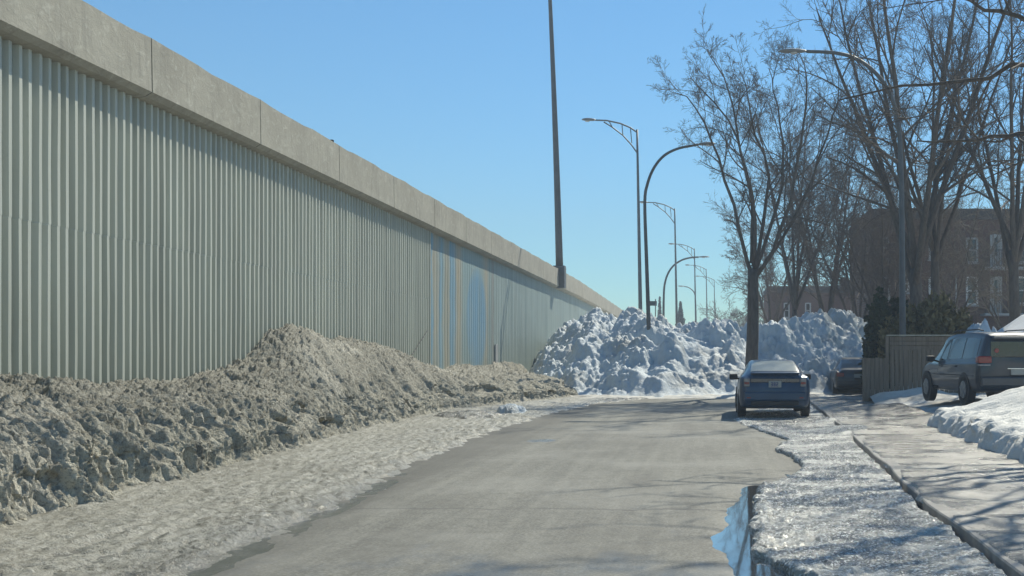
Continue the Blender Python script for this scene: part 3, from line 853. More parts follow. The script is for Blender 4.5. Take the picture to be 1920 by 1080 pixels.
arc_lamp([(1693, 720), (1692, 560), (1691, 420), (1689, 300), (1683, 225), (1667, 172), (1640, 135), (1605, 110), (1565, 99), (1512, 96.5)], 39, .55,
         'tall arched street lamp behind the fence, its arm reaching left', .115, .055, 1.0)
arc_lamp([(1219, 720), (1216, 600), (1212, 480), (1209, 380), (1214, 345), (1226, 315), (1245, 292), (1270, 279), (1298, 273), (1310, 271)], 48, .5,
         'dark arched street lamp standing in the front slope of the big snow pile', .10, .05, .75)
arc_lamp([(1244, 690), (1244, 600), (1244.5, 560), (1246, 535), (1252, 514), (1263, 498), (1279, 487.5), (1296, 483), (1310, 482)], 100, 0,
         'small far arched street lamp behind the snow pile, its arm reaching right', .13, .07, 1.0)
arc_lamp([(1305.5, 680), (1305, 600), (1304.5, 570), (1303, 553), (1299, 545), (1291, 539), (1283, 537)], 150, 0,
         'faint farthest arched street lamp with its arm curving left beside a highway pole', .13, .06, .9)


def truss_lamp():
    root = empty('highway_lamp', (0, 0, 0))
    H = 13.5
    mb = MB(); zz = np.linspace(0, H, 8); mb.tube([(.25 * (1 - z_ / H), 0, z_) for z_ in zz], .13 - .0055 * zz, 10); mb.build('pole', GALV, root, True)
    up = np.array([(0, 0, H - .15), (-.35, 0, H + .1), (-.9, 0, H + .33), (-1.6, 0, H + .48), (-2.2, 0, H + .5)])
    lo = np.array([(.02, 0, H - 1.25), (-.3, 0, H - .8), (-.75, 0, H - .3), (-1.3, 0, H + .12), (-1.75, 0, H + .4)])
    arm = MB(); arm.tube(up, .042, 8); arm.tube(lo, .036, 8)
    for a, b in ((2, 2), (3, 3)): arm.tube([up[a] + (0.1, 0, 0), lo[b]], .028, 6)
    arm.tube([up[1], lo[1] + (0.02, 0, .1)], .028, 6)
    arm.build('arm', GALV, root, True)
    mb = MB(); head(mb, (-2.15, 0, H + .5), (-1, 0, .03), .78, .17, .10); h = mb.build('lamp_head', LAMPH, root, True)
    mb = MB(); mb.cyl((-2.62, 0, H + .45), .12, .05, 'Z', 14, .015); mb.build('lens', LENS, h)
    mb = MB(); mb.box(-.02 + .05, .48, -.22, .22, 0, .05, .01); mb.build('base_plate', GALV, root)
    return root


def copy_tree(o, parent=None):
    c = o.copy(); COL.objects.link(c)
    if parent is not None: c.parent = parent
    for ch in list(o.children): copy_tree(ch, c)
    return c


tl = truss_lamp()
TL = [(1194.5, 243, 61.9, 'nearest and tallest highway lamp with a bracketed arm reaching left behind the snow pile'),
      (1265, 391, 95.2, 'second nearest highway lamp with a bracketed arm, right of the arched lamp in the snow'),
      (1302, 466, 131, 'third highway lamp with a bracketed arm, standing right of the small far arched lamp'),
      (1324, 504, 161.6, 'fourth highway lamp back, a thin pole between the third and the farthest'),
      (1339, 524, 184, 'farthest and smallest highway lamp of the row, nearest the big bare tree')]
for i, (px, py, Y, lab) in enumerate(TL):
    o = tl if i == 0 else copy_tree(tl)
    c = P(px, py, Y); o.location = (c[0], Y, c[2] - 13.5)
    tag(o, lab, 'street lamp', 'highway lamps behind the snow pile')

# small street sign behind the arched lamp
ss = empty('street_sign', (P(1229, 600, 70)[0], 70, 0))
tag(ss, 'small dark street name sign on a thin post above the snow pile', 'sign')
mb = MB(); mb.tube([(0, 0, 0), (0, 0, 4.9)], .03, 8); mb.build('post', GALV, ss)
mb = MB(); mb.box(-.46, .08, -.015, .015, 4.5, 4.78, .01); mb.build('sign_plate', SIGNG, ss)


# ------------------------------------------------------------------ bare trees
def norm(v): return v / (np.linalg.norm(v, axis=-1, keepdims=True) + 1e-9)


def grow(Pp, Rp, kids, ratio, ang, rng, N=6, up=.25, s0=.25, rmin=.006, wig=.12, rr=.62, spread=None):
    B, n, _ = Pp.shape
    tot = B * kids
    s = (s0 + (1 - s0) * ((np.arange(kids)[None, :] + rng.random((B, kids))) / kids)).reshape(-1)
    pi = np.repeat(np.arange(B), kids)
    fi = s * (n - 1); i0 = np.clip(fi.astype(int), 0, n - 2); ft = (fi - i0)
    base = Pp[pi, i0] * (1 - ft[:, None]) + Pp[pi, i0 + 1] * ft[:, None]
    tan = norm(Pp[pi, i0 + 1] - Pp[pi, i0])
    rad = Rp[pi, i0] * (1 - ft) + Rp[pi, i0 + 1] * ft
    plen = np.linalg.norm(np.diff(Pp, axis=1), axis=2).sum(1)[pi]
    rv = rng.normal(size=(tot, 3)); perp = norm(rv - (rv * tan).sum(1, keepdims=True) * tan)
    a = np.radians(ang) * (.7 + .6 * rng.random(tot))
    d = tan * np.cos(a)[:, None] + perp * np.sin(a)[:, None]
    ln = plen * ratio * (1.15 - .6 * s) * (.6 + .7 * rng.random(tot))
    pts = np.zeros((tot, N, 3)); pts[:, 0] = base
    wv = rng.normal(size=(tot, 3)) * wig
    for k in range(1, N):
        wv = wv * .5 + rng.normal(size=(tot, 3)) * wig
        d = norm(d + np.array([0, 0, up / N]) + wv)
        pts[:, k] = pts[:, k - 1] + d * (ln / (N - 1))[:, None]
    r0 = np.maximum(rad * rr * (.75 + .3 * rng.random(tot)), rmin)
    R = r0[:, None] * np.linspace(1, .35, N)[None, :]
    return pts, np.maximum(R, rmin * .6)


def tree(base, trunk, tr, limbs, lr, label, seed, lv=((9, .42, 42), (7, .45, 42), (5, .5, 40)), group='bare trees', twig=None, rmin=.007, name='bare_tree', up=.3):
    """trunk, limbs: polylines relative to base; tr/lr: radii"""
    rng = np.random.default_rng(seed)
    root = empty(name, base)
    tag(root, label, 'tree', group)
    mb = MB(); tp_ = spline(trunk, 10)
    tr_ = np.linspace(tr[0], tr[1], 10); tr_[0] *= 1.25
    mb.tube(tp_, tr_, 12)
    LP = []
    for l, r in zip(limbs, lr):
        p = spline(l, 12); p[1:] += rng.normal(size=(11, 3)) * .05 * np.linspace(.3, 1, 11)[:, None]
        R = np.linspace(r, max(.012, r * .16), 12); mb.tube(p, R, 8); LP.append((p, R))
    mb.build('trunk', BARK, root, True)
    Pc = np.array([a for a, b in LP]); Rc = np.array([b for a, b in LP])
    vs_, fs_ = [], []; nn = 0
    for i, (k, ra, an) in enumerate(lv):
        Pc, Rc = grow(Pc, Rc, k, ra, an, rng, N=7 if i == 0 else (6 if i == 1 else 4 if i == 2 else 3), up=up, rmin=rmin * (1.6 if i == 0 else 1.2 if i == 1 else 1), s0=.2 if i else .22)
        v, f = tubes(Pc, Rc, 6 if i == 0 else (4 if i == 1 else 3)); vs_.append(v); fs_.append(f + nn); nn += len(v)
    mesh_np('crown', np.concatenate(vs_), fs_, twig or TWIG, root, True)
    return root


def px_rel(l, Y, base, rng, dy=1.5):
    out = []
    n = len(l); ph = rng.uniform(-dy, dy)
    for k, (a, b) in enumerate(l):
        p = P(a, b, Y); p = p + np.array([0, ph * k / (n - 1), 0]); out.append(p - base)
    return out


def z7(l): return [(1240 + a / 1.5426, b / 1.5426) for a, b in l]


rng = np.random.default_rng(3)
TY = 44.6
base = np.array([P(1408, 700, TY)[0], TY, 0.1])
limbs = [z7([(262, 790), (240, 735), (215, 620), (175, 500), (140, 400), (95, 320), (45, 285)]),
         z7([(262, 760), (263, 690), (266, 580), (240, 470), (212, 370), (150, 270), (85, 205)]),
         z7([(268, 780), (283, 720), (300, 600), (312, 480), (262, 370), (258, 280), (235, 200)]),
         z7([(268, 800), (318, 735), (362, 620), (392, 470), (410, 350), (410, 250), (395, 185)]),
         z7([(268, 810), (330, 720), (400, 600), (450, 480), (485, 370), (505, 290), (510, 220)]),
         z7([(266, 800), (305, 690), (345, 560), (355, 450), (340, 340), (325, 260), (310, 200)]),
         z7([(265, 770), (275, 650), (250, 520), (225, 420), (205, 310), (180, 240), (140, 180)])]
tree(base, px_rel([(1408, 780), (1409, 690), (1412, 600), (1412, 505)], TY, base, rng, 0), (.27, .20), [px_rel(l, TY, base, rng, 2.2) for l in limbs], [.085, .095, .085, .085, .075, .075, .07],
     'big forked bare tree in front of the snow pile, behind the blue car', 21, lv=((11, .34, 42), (8, .42, 44), (6, .5, 42), (4, .55, 38)), up=.25, rmin=.0055)

# generic trees share a recipe: straight trunk that forks into rising limbs
def limbs_for(H, fork, spread, n, rng):
    out = []
    for k in range(n):
        a = k / n * 2 * math.pi + rng.uniform(-.4, .4)
        sp = spread * rng.uniform(.55, 1.1); h = H * rng.uniform(.82, 1.0)
        z0 = fork * rng.uniform(.8, 1.15)
        dx, dy = math.cos(a), math.sin(a)
        out.append([(0, 0, z0), (dx * sp * .22, dy * sp * .22, z0 + (h - z0) * .22), (dx * sp * .5, dy * sp * .5, z0 + (h - z0) * .5), (dx * sp * .78, dy * sp * .78, z0 + (h - z0) * .78), (dx * sp, dy * sp, h)])
    return out


def gen_tree(px, Y, H, fork, spread, n, r, seed, label, bz=0.0, lv=((9, .36, 42), (7, .45, 44), (5, .5, 42)), twig=None, rmin=.008, X=None, extra=()):
    rg = np.random.default_rng(seed)
    x_ = (px - VX) / F * Y if X is None else X
    L = limbs_for(H, fork, spread, n, rg)
    for e in extra: L.append([np.array([0, 0, fork])] + [P(a, b, Y) - np.array([x_, Y, bz]) for a, b in e])
    return tree((x_, Y, bz), [(0, 0, 0), (.05, 0, fork * .5), (0, 0, fork * 1.05)], (r, r * .75), L, [r * .5] * n + [r * .28] * len(extra), label, seed, lv, twig=twig, rmin=rmin)


gen_tree(1716, 47, 18.5, 4.4, 5.6, 8, .30, 31, 'tall bare tree with dark clustered trunks in front of the brick house', .4, lv=((9, .34, 40), (8, .42, 46), (6, .5, 42), (4, .55, 40)), rmin=.006)
gen_tree(1752, 50, 17.5, 5.5, 4.2, 5, .22, 32, 'slimmer bare tree right behind the tall one before the brick house', .4, lv=((10, .34, 40), (10, .42, 46), (7, .5, 42), (4, .55, 40)), rmin=.0065)
gen_tree(1900, 46, 16.5, 5.0, 4.6, 6, .24, 33, 'dense bare tree at the right edge of the picture above the white shelter', .4, lv=((9, .34, 44), (8, .42, 46), (6, .5, 42), (4, .55, 40)), rmin=.006)
gen_tree(1490, 64, 15.0, 3.8, 3.4, 6, .20, 34, 'bare tree right behind the big forked tree and the snow pile', 0, lv=((10, .36, 42), (9, .44, 44), (6, .5, 42), (3, .55, 40)), twig=TWIG2)
gen_tree(1552, 66, 15.5, 3.2, 3.6, 6, .20, 35, 'bare tree with reddish twigs behind the middle of the snow pile', 0, lv=((10, .36, 42), (9, .44, 44), (6, .5, 42), (3, .55, 40)), twig=TWIG2)
gen_tree(1610, 62, 12.5, 2.6, 3.4, 6, .16, 36, 'shorter bushy bare tree at the left corner of the brick house', 0, lv=((11, .4, 46), (9, .44, 46), (6, .5, 42), (3, .55, 40)), twig=TWIG2)
gen_tree(1448, 84, 11.6, 3.0, 4.0, 6, .20, 37, 'hazy bare tree far behind, between the big tree and its neighbour', 0, lv=((10, .38, 44), (9, .44, 44), (6, .5, 42), (3, .55, 40)), twig=TWIG2, rmin=.010)
gen_tree(1660, 54, 9.0, 1.8, 3.2, 7, .12, 38, 'low spreading bare tree before the brick house, behind the dark cedar', .3, lv=((11, .42, 48), (9, .44, 46), (6, .5, 42), (3, .55, 40)), twig=TWIG2)
gen_tree(1900, 57, 9.0, 1.6, 3.2, 6, .11, 139, 'low bushy bare tree before the house above the van', .3, lv=((10, .42, 48), (8, .44, 46), (5, .5, 42)), twig=TWIG3)
gen_tree(1775, 58, 9.5, 1.5, 3.4, 7, .12, 138, 'low bushy bare tree before the house, left of the door window', .3, lv=((11, .42, 48), (9, .44, 46), (6, .5, 42)), twig=TWIG3)
# trees beside the viewer, only their boughs reach into the picture; they stripe the road with shade
gen_tree(0, 20.5, 12.5, 3.4, 4.4, 7, .24, 39, 'near bare tree whose boughs hang into the top right corner', .2, lv=((6, .28, 48), (5, .42, 46), (4, .5, 42)), X=8.9,
         extra=[[(1990, 180), (1920, 118), (1830, 150), (1700, 160), (1570, 186)], [(1990, 300), (1930, 246), (1870, 258), (1800, 268), (1720, 262)], [(2000, 120), (1930, 40), (1860, 20), (1800, -10), (1760, -60)]])
gen_tree(0, 16.0, 13.0, 3.4, 4.6, 6, .24, 40, 'nearest bare tree past the right edge that shades the icy roadside', .2, lv=((8, .4, 48), (8, .45, 46), (5, .5, 42)), X=7.6)
# horizontal bough crossing the arched lamp
# far bare trees along the horizon
fb = gen_tree(1385, 150, 7.6, 1.6, 4.2, 7, .16, 45, 'far low bare tree on the horizon just left of the big trunk', 0, lv=((10, .42, 46), (7, .45, 44), (4, .5, 42)), twig=TWIG2, rmin=.016)
for px, Y, s_, lab in ((1352, 190, .95, 'far low bare tree on the horizon under the farthest highway lamp'), (1322, 210, .85, 'tiny far bare tree on the horizon below the fourth highway lamp'),
                       (1420, 170, 1.0, 'far bare tree on the horizon hidden partly by the big trunk'), (1450, 130, 1.0, 'far bare tree on the horizon right of the big trunk'),
                       (1510, 120, 1.15, 'far bare tree on the horizon behind the middle trees'), (1580, 115, 1.2, 'far bare tree on the horizon before the low brick house')):
    o = copy_tree(fb); o.location = ((px - VX) / F * Y, Y, 0); o.scale = (s_,) * 3; o.rotation_euler = (0, 0, px * .7); tag(o, lab, 'tree', 'bare trees')


# conifers and hedges: many little leaf sprays
def foliage(name, base, fn, count, size, mat, label, cat, seed, group=None, stem_h=1.0):
    rg = np.random.default_rng(seed)
    root = empty(name, base); tag(root, label, cat, group)
    p = fn(rg, count)
    n = len(p)
    d = norm(rg.normal(size=(n, 3)) + np.array([0, 0, .8])); e = norm(np.cross(d, rg.normal(size=(n, 3))))
    sz = size * (.6 + .8 * rg.random((n, 1)))
    v = np.stack([p - e * sz * .35, p + e * sz * .35, p + d * sz + e * sz * .15, p + d * sz * .9 - e * sz * .2], 1).reshape(-1, 3)
    mesh_np('crown', v, [np.arange(n * 4).reshape(-1, 4)], mat, root, False)
    mb = MB(); mb.tube([(0, 0, 0), (.02, 0, stem_h * .6), (0, .02, stem_h)], [.07, .05, .02], 8); mb.build('trunk', BARK, root, True)
    return root


def cone_pts(h, r, z0=.1, lump=.25, p=.8, seed=0):
    def fn(rg, n):
        z = rg.random(n) ** 1.3; a = rg.random(n) * 6.283
        rad = r * (1 - z) ** p * (1 + lump * np.sin(a * 3 + z * 9 + seed) * .6 + lump * rg.normal(size=n) * .5)
        rad = rad * np.sqrt(rg.uniform(.35, 1, n))
        return np.stack([rad * np.cos(a), rad * np.sin(a), z0 + z * h], 1)
    return fn


def dome_pts(rx, ry, h, seed):
    def fn(rg, n):
        q = rg.normal(size=(n, 3)); q = norm(q) * rg.uniform(.45, 1.0, (n, 1)) ** .6
        q[:, 2] = np.abs(q[:, 2])
        k = 1 + .28 * pn(q[:, 0] * 2.2 + 5, q[:, 1] * 2.2 + q[:, 2] * 2 + seed, seed)
        return q * k[:, None] * np.array([rx, ry, h]) + np.array([0, 0, .1])
    return fn


def on(px, Y, z): return ((px - VX) / F * Y, Y, z)


foliage('cedar', on(1648, 42.2, .3), dome_pts(.62, .7, 3.3, 6), 5200, .16, CEDAR, 'dark green cedar at the left end of the fence', 'shrub', 51, stem_h=2.5)
foliage('cedar', on(1684, 42.8, .4), dome_pts(.9, .8, 3.0, 7), 5200, .16, CEDAR, 'dark green cedar half hidden by the arched lamp post', 'shrub', 52, stem_h=2.5)
hd = 'hedge shrubs behind the fence'
foliage('hedge_shrub', on(1705, 41.5, .5), dome_pts(1.15, 1.0, 2.7, 3), 6500, .15, CEDARB, 'browned rounded shrub just right of the arched lamp post', 'shrub', 53, hd, 1.5)
foliage('hedge_shrub', on(1752, 41.5, .5), dome_pts(1.15, 1.0, 3.0, 4), 6500, .15, CEDARB, 'tallest browned shrub in the middle of the hedge behind the fence', 'shrub', 54, hd, 1.5)
foliage('hedge_shrub', on(1793, 42, .5), dome_pts(.95, .9, 2.5, 5), 5000, .14, CEDARB, 'lowest browned shrub at the right end of the hedge by the van roof', 'shrub', 55, hd, 1.3)
foliage('conifer', on(1276, 190, 0), cone_pts(9.9, 1.9, .2, .3, 1.0, 3), 6000, .22, CONIF, 'tiny dark far conifer on the horizon beside the second highway lamp', 'tree', 56, stem_h=8)
foliage('conifer', on(1237, 200, 0), cone_pts(11.2, 1.1, .2, .2, 1.0, 4), 4000, .2, CONIF, 'tiny slender far conifer on the horizon left of the small arched lamp', 'tree', 57, stem_h=9)


# ------------------------------------------------------------------ houses
def house(name, x0, x1, y0, y1, z0, z1, label, wins, doors, roof_h=.7, seed=1):
    cx_ = (x0 + x1) / 2
    root = empty(name, (cx_, y0, z0)); tag(root, label, 'house')
    def R(mbx, nm, mat, par=root): o = mbx.build(nm, mat, par); return o
    H = z1 - z0
    # wall front with true openings: build as strips around the openings
    ops = sorted([(a - cx_, b - cx_, c - z0, d - z0) for a, b, c, d in wins + doors])
    xs_ = sorted(set([x0 - cx_, x1 - cx_] + [o[0] for o in ops] + [o[1] for o in ops])); zs_ = sorted(set([0, H] + [o[2] for o in ops] + [o[3] for o in ops]))
    mb = MB()
    for a, b in zip(xs_[:-1], xs_[1:]):
        run = None
        for c, d in zip(zs_[:-1], zs_[1:]):
            hole = any(o[0] <= (a + b) / 2 <= o[1] and o[2] <= (c + d) / 2 <= o[3] for o in ops)
            if hole: continue
            mb.add([(a, 0, c), (b, 0, c), (b, 0, d), (a, 0, d)], [[[0, 1, 2, 3]]])
    D = y1 - y0
    w2 = (x1 - x0) / 2
    mb.add([(-w2, 0, 0), (-w2, D, 0), (-w2, D, H), (-w2, 0, H)], [[[0, 3, 2, 1]]])
    mb.add([(w2, 0, 0), (w2, D, 0), (w2, D, H), (w2, 0, H)], [[[0, 1, 2, 3]]])
    mb.add([(-w2, D, 0), (w2, D, 0), (w2, D, H), (-w2, D, H)], [[[0, 3, 2, 1]]])
    mb.add([(-w2, .3, 0), (w2, .3, 0), (w2, .3, H), (-w2, .3, H)], [[[0, 1, 2, 3]]])
    R(mb, 'wall', BRICK)
    mb = MB(); mb.box(-w2 - .15, w2 + .15, -.2, D + .1, H, H + .22, .02); mb.box(-w2 - .05, w2 + .05, -.08, D, H + .22, H + roof_h, .03)
    rf = R(mb, 'roof', ROOFING)
    mb = MB(); mb.box(w2 * .35, w2 * .35 + .7, D * .4, D * .4 + .7, H + roof_h, H + roof_h + 1.0, .03); R(mb, 'chimney', BRICK, rf)
    for a, b, c, d in wins:
        a -= cx_; b -= cx_; c -= z0; d -= z0
        mb = MB(); f = .09
        mb.box(a - .03, a + f, -.05, .12, c, d, .01); mb.box(b - f, b + .03, -.05, .12, c, d, .01)
        mb.box(a + f, b - f, -.05, .12, d - f, d + .02, .01); mb.box(a + f, b - f, -.05, .12, c - .02, c + f, .01)
        mb.box(a + f, b - f, -.02, .1, (c + d) / 2 - .04, (c + d) / 2 + .04, .01)
        wn = R(mb, 'window', WHITEP if (d < 6.2 and a < 99) else GREYP)
        mb = MB(); mb.box(a + .01, b - .01, .125, .15, c, d); R(mb, 'pane', PANE, wn)
        mb = MB(); mb.box(a - .1, b + .1, -.12, -.052, c - .12, c - .022, .01); R(mb, 'sill', GREYP, wn)
    for a, b, c, d in doors:
        a -= cx_; b -= cx_; c -= z0; d -= z0
        mb = MB(); mb.box(a - .02, a + .13, -.06, .1, c, d, .01); mb.box(b - .13, b + .02, -.06, .1, c, d, .01); mb.box(a + .13, b - .13, -.06, .1, d - .2, d + .03, .01)
        mb.box(a + .13, b - .13, .02, .08, c, c + .75, .01)
        for q0, q1 in ((a + .13, a + .25), (b - .25, b - .13)): mb.box(q0, q1, .02, .08, c + .75, d - .2)
        dr = R(mb, 'door', GREYP)
        mb = MB(); mb.box(a + .25, b - .25, .03, .06, c + .75, d - .2); R(mb, 'pane', PANE, dr)
    return root


HY = 72.0; s_ = F / HY
def hx(px): return (px - VX) / s_
def hzz(py): return EYE + (VY - py) / s_
wins = [(hx(1812), hx(1833), hzz(571), hzz(519)), (hx(1742), hx(1755), hzz(562), hzz(520)), (hx(1694), hx(1704), hzz(548), hzz(515)),
        (hx(1812), hx(1833), hzz(492), hzz(446)), (hx(1742), hx(1755), hzz(486), hzz(440)), (hx(1692), hx(1704), hzz(486), hzz(445)), (hx(1655), hx(1668), hzz(486), hzz(445)), (hx(1655), hx(1668), hzz(562), hzz(520)),
        (hx(1900), hx(1925), hzz(570), hzz(519)), (hx(1900), hx(1925), hzz(492), hzz(446)), (hx(1800), hx(1825), hzz(646), hzz(606)), (hx(1960), hx(1985), hzz(570), hzz(519)), (hx(1960), hx(1985), hzz(492), hzz(446))]
doors = [(hx(1857), hx(1878), hzz(588), hzz(519)), (hx(1857), hx(1878), hzz(502), hzz(440))]
h1 = house('brick_house', hx(1632), hx(2150), HY, HY + 11, .3, hzz(412), 'three storey dark brick house with white framed windows behind the tall bare trees', wins, doors, .68)
zb = hzz(588) - .3; cxh = (hx(1632) + hx(2150)) / 2
for a, b, zz_ in ((1838, 1925, hzz(588) - .3), (1838, 1925, hzz(502) - .3)):
    mb = MB(); mb.box(hx(a) - cxh, hx(b) - cxh, -1.3, -.003, zz_ - .16, zz_ - .03, .02); bl = mb.build('balcony', GREYP, h1)
    mb = MB(); x_ = hx(a) - cxh
    while x_ < hx(b) - cxh: mb.box(x_, x_ + .025, -1.28, -1.25, zz_, zz_ + .95); x_ += .14
    mb.box(hx(a) - cxh, hx(b) - cxh, -1.29, -1.24, zz_ + .95, zz_ + 1.0); mb.build('railing', TRIM, bl)
mb = MB(); mb.tube([(hx(1792) - cxh, -.1, 0), (hx(1792) - cxh, -.1, hzz(512) - .4)], .045, 8); mb.build('downpipe', GREYP, h1)
HY2 = 105.0; s_ = F / HY2
wins2 = [(hx(p_), hx(p_ + 10), hzz(596), hzz(568)) for p_ in (1470, 1510, 1604)]
house('brick_house', hx(1440), hx(1655), HY2, HY2 + 9, 0, hzz(549), 'low reddish brick house far behind the middle bare trees', wins2, [(hx(1565), hx(1578), hzz(640), hzz(580))], .6)

# ------------------------------------------------------------------ fence
fr = empty('fence', (6.9, 36.9, .3)); tag(fr, 'weathered wooden board fence between the van and the dark sedan', 'fence')
FYy = 36.9; s_ = F / FYy
xa, xb, xc = (1624 - VX) / s_ - 6.9, (1664 - VX) / s_ - 6.9, (1860 - VX) / s_ - 6.9
ztl, zth = EYE + (VY - 671) / s_ - .3, EYE + (VY - 629) / s_ - .3
mb = MB(); x_ = xa; k = 0
while x_ < xb - .08:
    mb.box(x_, x_ + .128, 0 + .006 * (k % 2), .025 + .006 * (k % 2), -.25, ztl + random.uniform(-.02, .02), .004); x_ += .14; k += 1
mb.build('low_panel', BOARD, fr)
mb = MB(); x_ = xb + .09
while x_ < xc:
    mb.box(x_, x_ + .128, .006 * (k % 2), .025 + .006 * (k % 2), -.25, zth - .42 + random.uniform(-.02, .02), .004); x_ += .142; k += 1
mb.build('board_panel', BOARD, fr)
mb = MB()
for q in range(3): mb.box(xb + .08, xc, .03, .055, zth - .46 + q * .145, zth - .33 + q * .145, .004)
mb.build('top_panel', BOARD, fr)
mb = MB(); mb.box(xb - .02, xc + .05, -.03, .10, zth - .018, zth + .025, .005); mb.build('cap_rail', RAILW, fr)
for x_ in (xa - .05, xb, xb + 2.2, xc):
    mb = MB(); mb.box(x_ - .05, x_ + .05, .03 if x_ != xb else -.02, .14 if x_ != xb else .08, -.3, (ztl if x_ < xb - .1 else zth - .03), .006); mb.build('post', BOARD, fr)

# white car shelter at the right edge
sh = empty('car_shelter', (11.6, 38.0, .4)); tag(sh, 'white fabric car shelter with a sloping roof behind the van', 'shelter')
prof = [(-1.95, 0), (-1.93, 1.35), (-1.8, 1.62), (-1.45, 1.85), (-.8, 2.25), (-.25, 2.62), (0, 2.72), (.25, 2.62), (.8, 2.25), (1.45, 1.85), (1.8, 1.62), (1.93, 1.35), (1.95, 0)]
pr = np.array(prof); st = np.linspace(0, 5.5, 12)
XX = np.repeat(pr[None, :, 0], 12, 0); ZZ = np.repeat(pr[None, :, 1], 12, 0) - .03 * np.abs(np.sin(st * np.pi / 1.1))[:, None]; YY = np.repeat(st[:, None], len(pr), 1)
grid_obj('cover', XX, YY, ZZ, FABRIC, sh, flip=True, smooth=False)
mb = MB(); mb.add([(x_, .02, z_) for x_, z_ in prof], [[list(range(len(prof)))]]); mb.build('front_panel', FABRIC, sh)
mb = MB()
mb.tube([(x_ * 1.005, -.02, z_ + .01) for x_, z_ in prof], .025, 6); mb.build('frame', GALV, sh)


# ------------------------------------------------------------------ cars
def cat(pts, t):
    pts = np.asarray(pts, float); n = len(pts)
    t = np.clip(np.asarray(t, float), 0, n - 1); i = np.clip(t.astype(int), 0, n - 2); f_ = (t - i)[..., None]
    g = lambda j: pts[np.clip(j, 0, n - 1)]
    p0, p1, p2, p3 = g(i - 1), g(i), g(i + 1), g(i + 2)
    return .5 * (2 * p1 + (p2 - p0) * f_ + (2 * p0 - 5 * p1 + 4 * p2 - p3) * f_ ** 2 + (3 * p1 - p0 - 3 * p2 + p3) * f_ ** 3)


class Car:
    """lofted shell; stations = (y, z_bottom, half_width, z_belt, half_width_roof, z_roof), y = 0 at the rear bumper"""
    def __init__(s, st): s.st = np.array(st, float); s.y = s.st[:, 0]

    def S(s, y, v):
        y, v = np.broadcast_arrays(np.asarray(y, float), np.asarray(v, float))
        tt = np.interp(y, s.y, np.arange(len(s.y)))
        # piecewise linear softened by a little Catmull
        q = .5 * cat(s.st, tt) + .5 * np.stack([np.interp(y, s.y, s.st[:, k]) for k in range(6)], -1)
        zb, w, zl, wr, zr = [q[..., k] for k in range(1, 6)]
        c = np.stack([np.stack([0 * w, zb], -1), np.stack([.80 * w, zb], -1), np.stack([.955 * w, zb + .07], -1), np.stack([1.0 * w, zb + (zl - zb) * .45], -1),
                      np.stack([.985 * w, zl - .10], -1), np.stack([.945 * w, zl], -1), np.stack([wr, zr - .09], -1), np.stack([wr * .80, zr - .015], -1), np.stack([0 * w, zr], -1)], -2)
        av = np.abs(v); i = np.clip(av.astype(int), 0, 7); f_ = (av - i)[..., None]
        def g(j): return np.take_along_axis(c, np.clip(j, 0, 8)[..., None, None], -2)[..., 0, :]
        p0, p1, p2, p3 = g(i - 1), g(i), g(i + 1), g(i + 2)
        k = .30
        cm = .5 * (2 * p1 + (p2 - p0) * f_ + (2 * p0 - 5 * p1 + 4 * p2 - p3) * f_ ** 2 + (3 * p1 - p0 - 3 * p2 + p3) * f_ ** 3)
        r = cm * (1 - k) + (p1 + (p2 - p1) * f_) * k
        return np.stack([np.where(v < 0, -1, 1) * r[..., 0], y, r[..., 1]], -1)

    def patch(s, name, y0, y1, v0, v1, mat, parent, off=.006, tp=None, n=10, m=10):
        """window or panel: sits just proud of the shell; (y0,y1) at v0, tp = (y0,y1) at v1"""
        tp = tp or (y0, y1)
        a = np.linspace(0, 1, n)[:, None]; b = np.linspace(0, 1, m)[None, :]
        V = v0 + (v1 - v0) * b + 0 * a
        Yv = (y0 + (tp[0] - y0) * b) * (1 - a) + (y1 + (tp[1] - y1) * b) * a
        p = s.S(Yv, V)
        e = 1e-3
        du = s.S(Yv + e, V) - s.S(Yv - e, V); dv = s.S(Yv, V + e) - s.S(Yv, V - e)
        N = norm(np.cross(du, dv)); ctr = np.array([0, 0, .7]) + p * np.array([0, 1, 0])
        N *= np.sign(((p - ctr) * N).sum(-1, keepdims=True))
        p = p + N * off
        return grid_obj(name, p[..., 0], p[..., 1], p[..., 2], mat, parent)

    def body(s, mat, parent):
        yy = np.unique(np.concatenate([np.linspace(a, b, 6) for a, b in zip(s.y[:-1], s.y[1:])]))
        half = np.linspace(0, 8, 49); full = np.concatenate([half, -half[-2:0:-1]])
        A, B = np.meshgrid(yy, full, indexing='ij'); A = A.copy()
        p = s.S(A, np.where(B == 0, 1e-6, B)).reshape(-1, 3)
        r = len(full)
        return mesh_np('body', p, [grid_faces(len(yy), r, True), [np.arange(r)[::-1]], [np.arange(r) + (len(yy) - 1) * r]], mat, parent, True)


def wheel(parent, x, y, R, wd=.2):
    sg = 1 if x > 0 else -1
    mb = MB(); mb.cyl((x - sg * wd / 2, y, R), R, wd, 'X', 32, .03); wt_ = mb.build('wheel', TYRE, parent, False)
    mb = MB(); mb.cyl((x - sg * .02, y, R), R * .64, .06, 'X', 24, .01)
    for k in range(5):
        a = k * 2 * math.pi / 5; mb.box(-.012, .012, -.035, .035, .05, R * .6, .006, Matrix.Translation((x + sg * .012, y, R)) @ Matrix.Rotation(a, 4, 'X'))
    mb.build('rim', RIM, wt_)


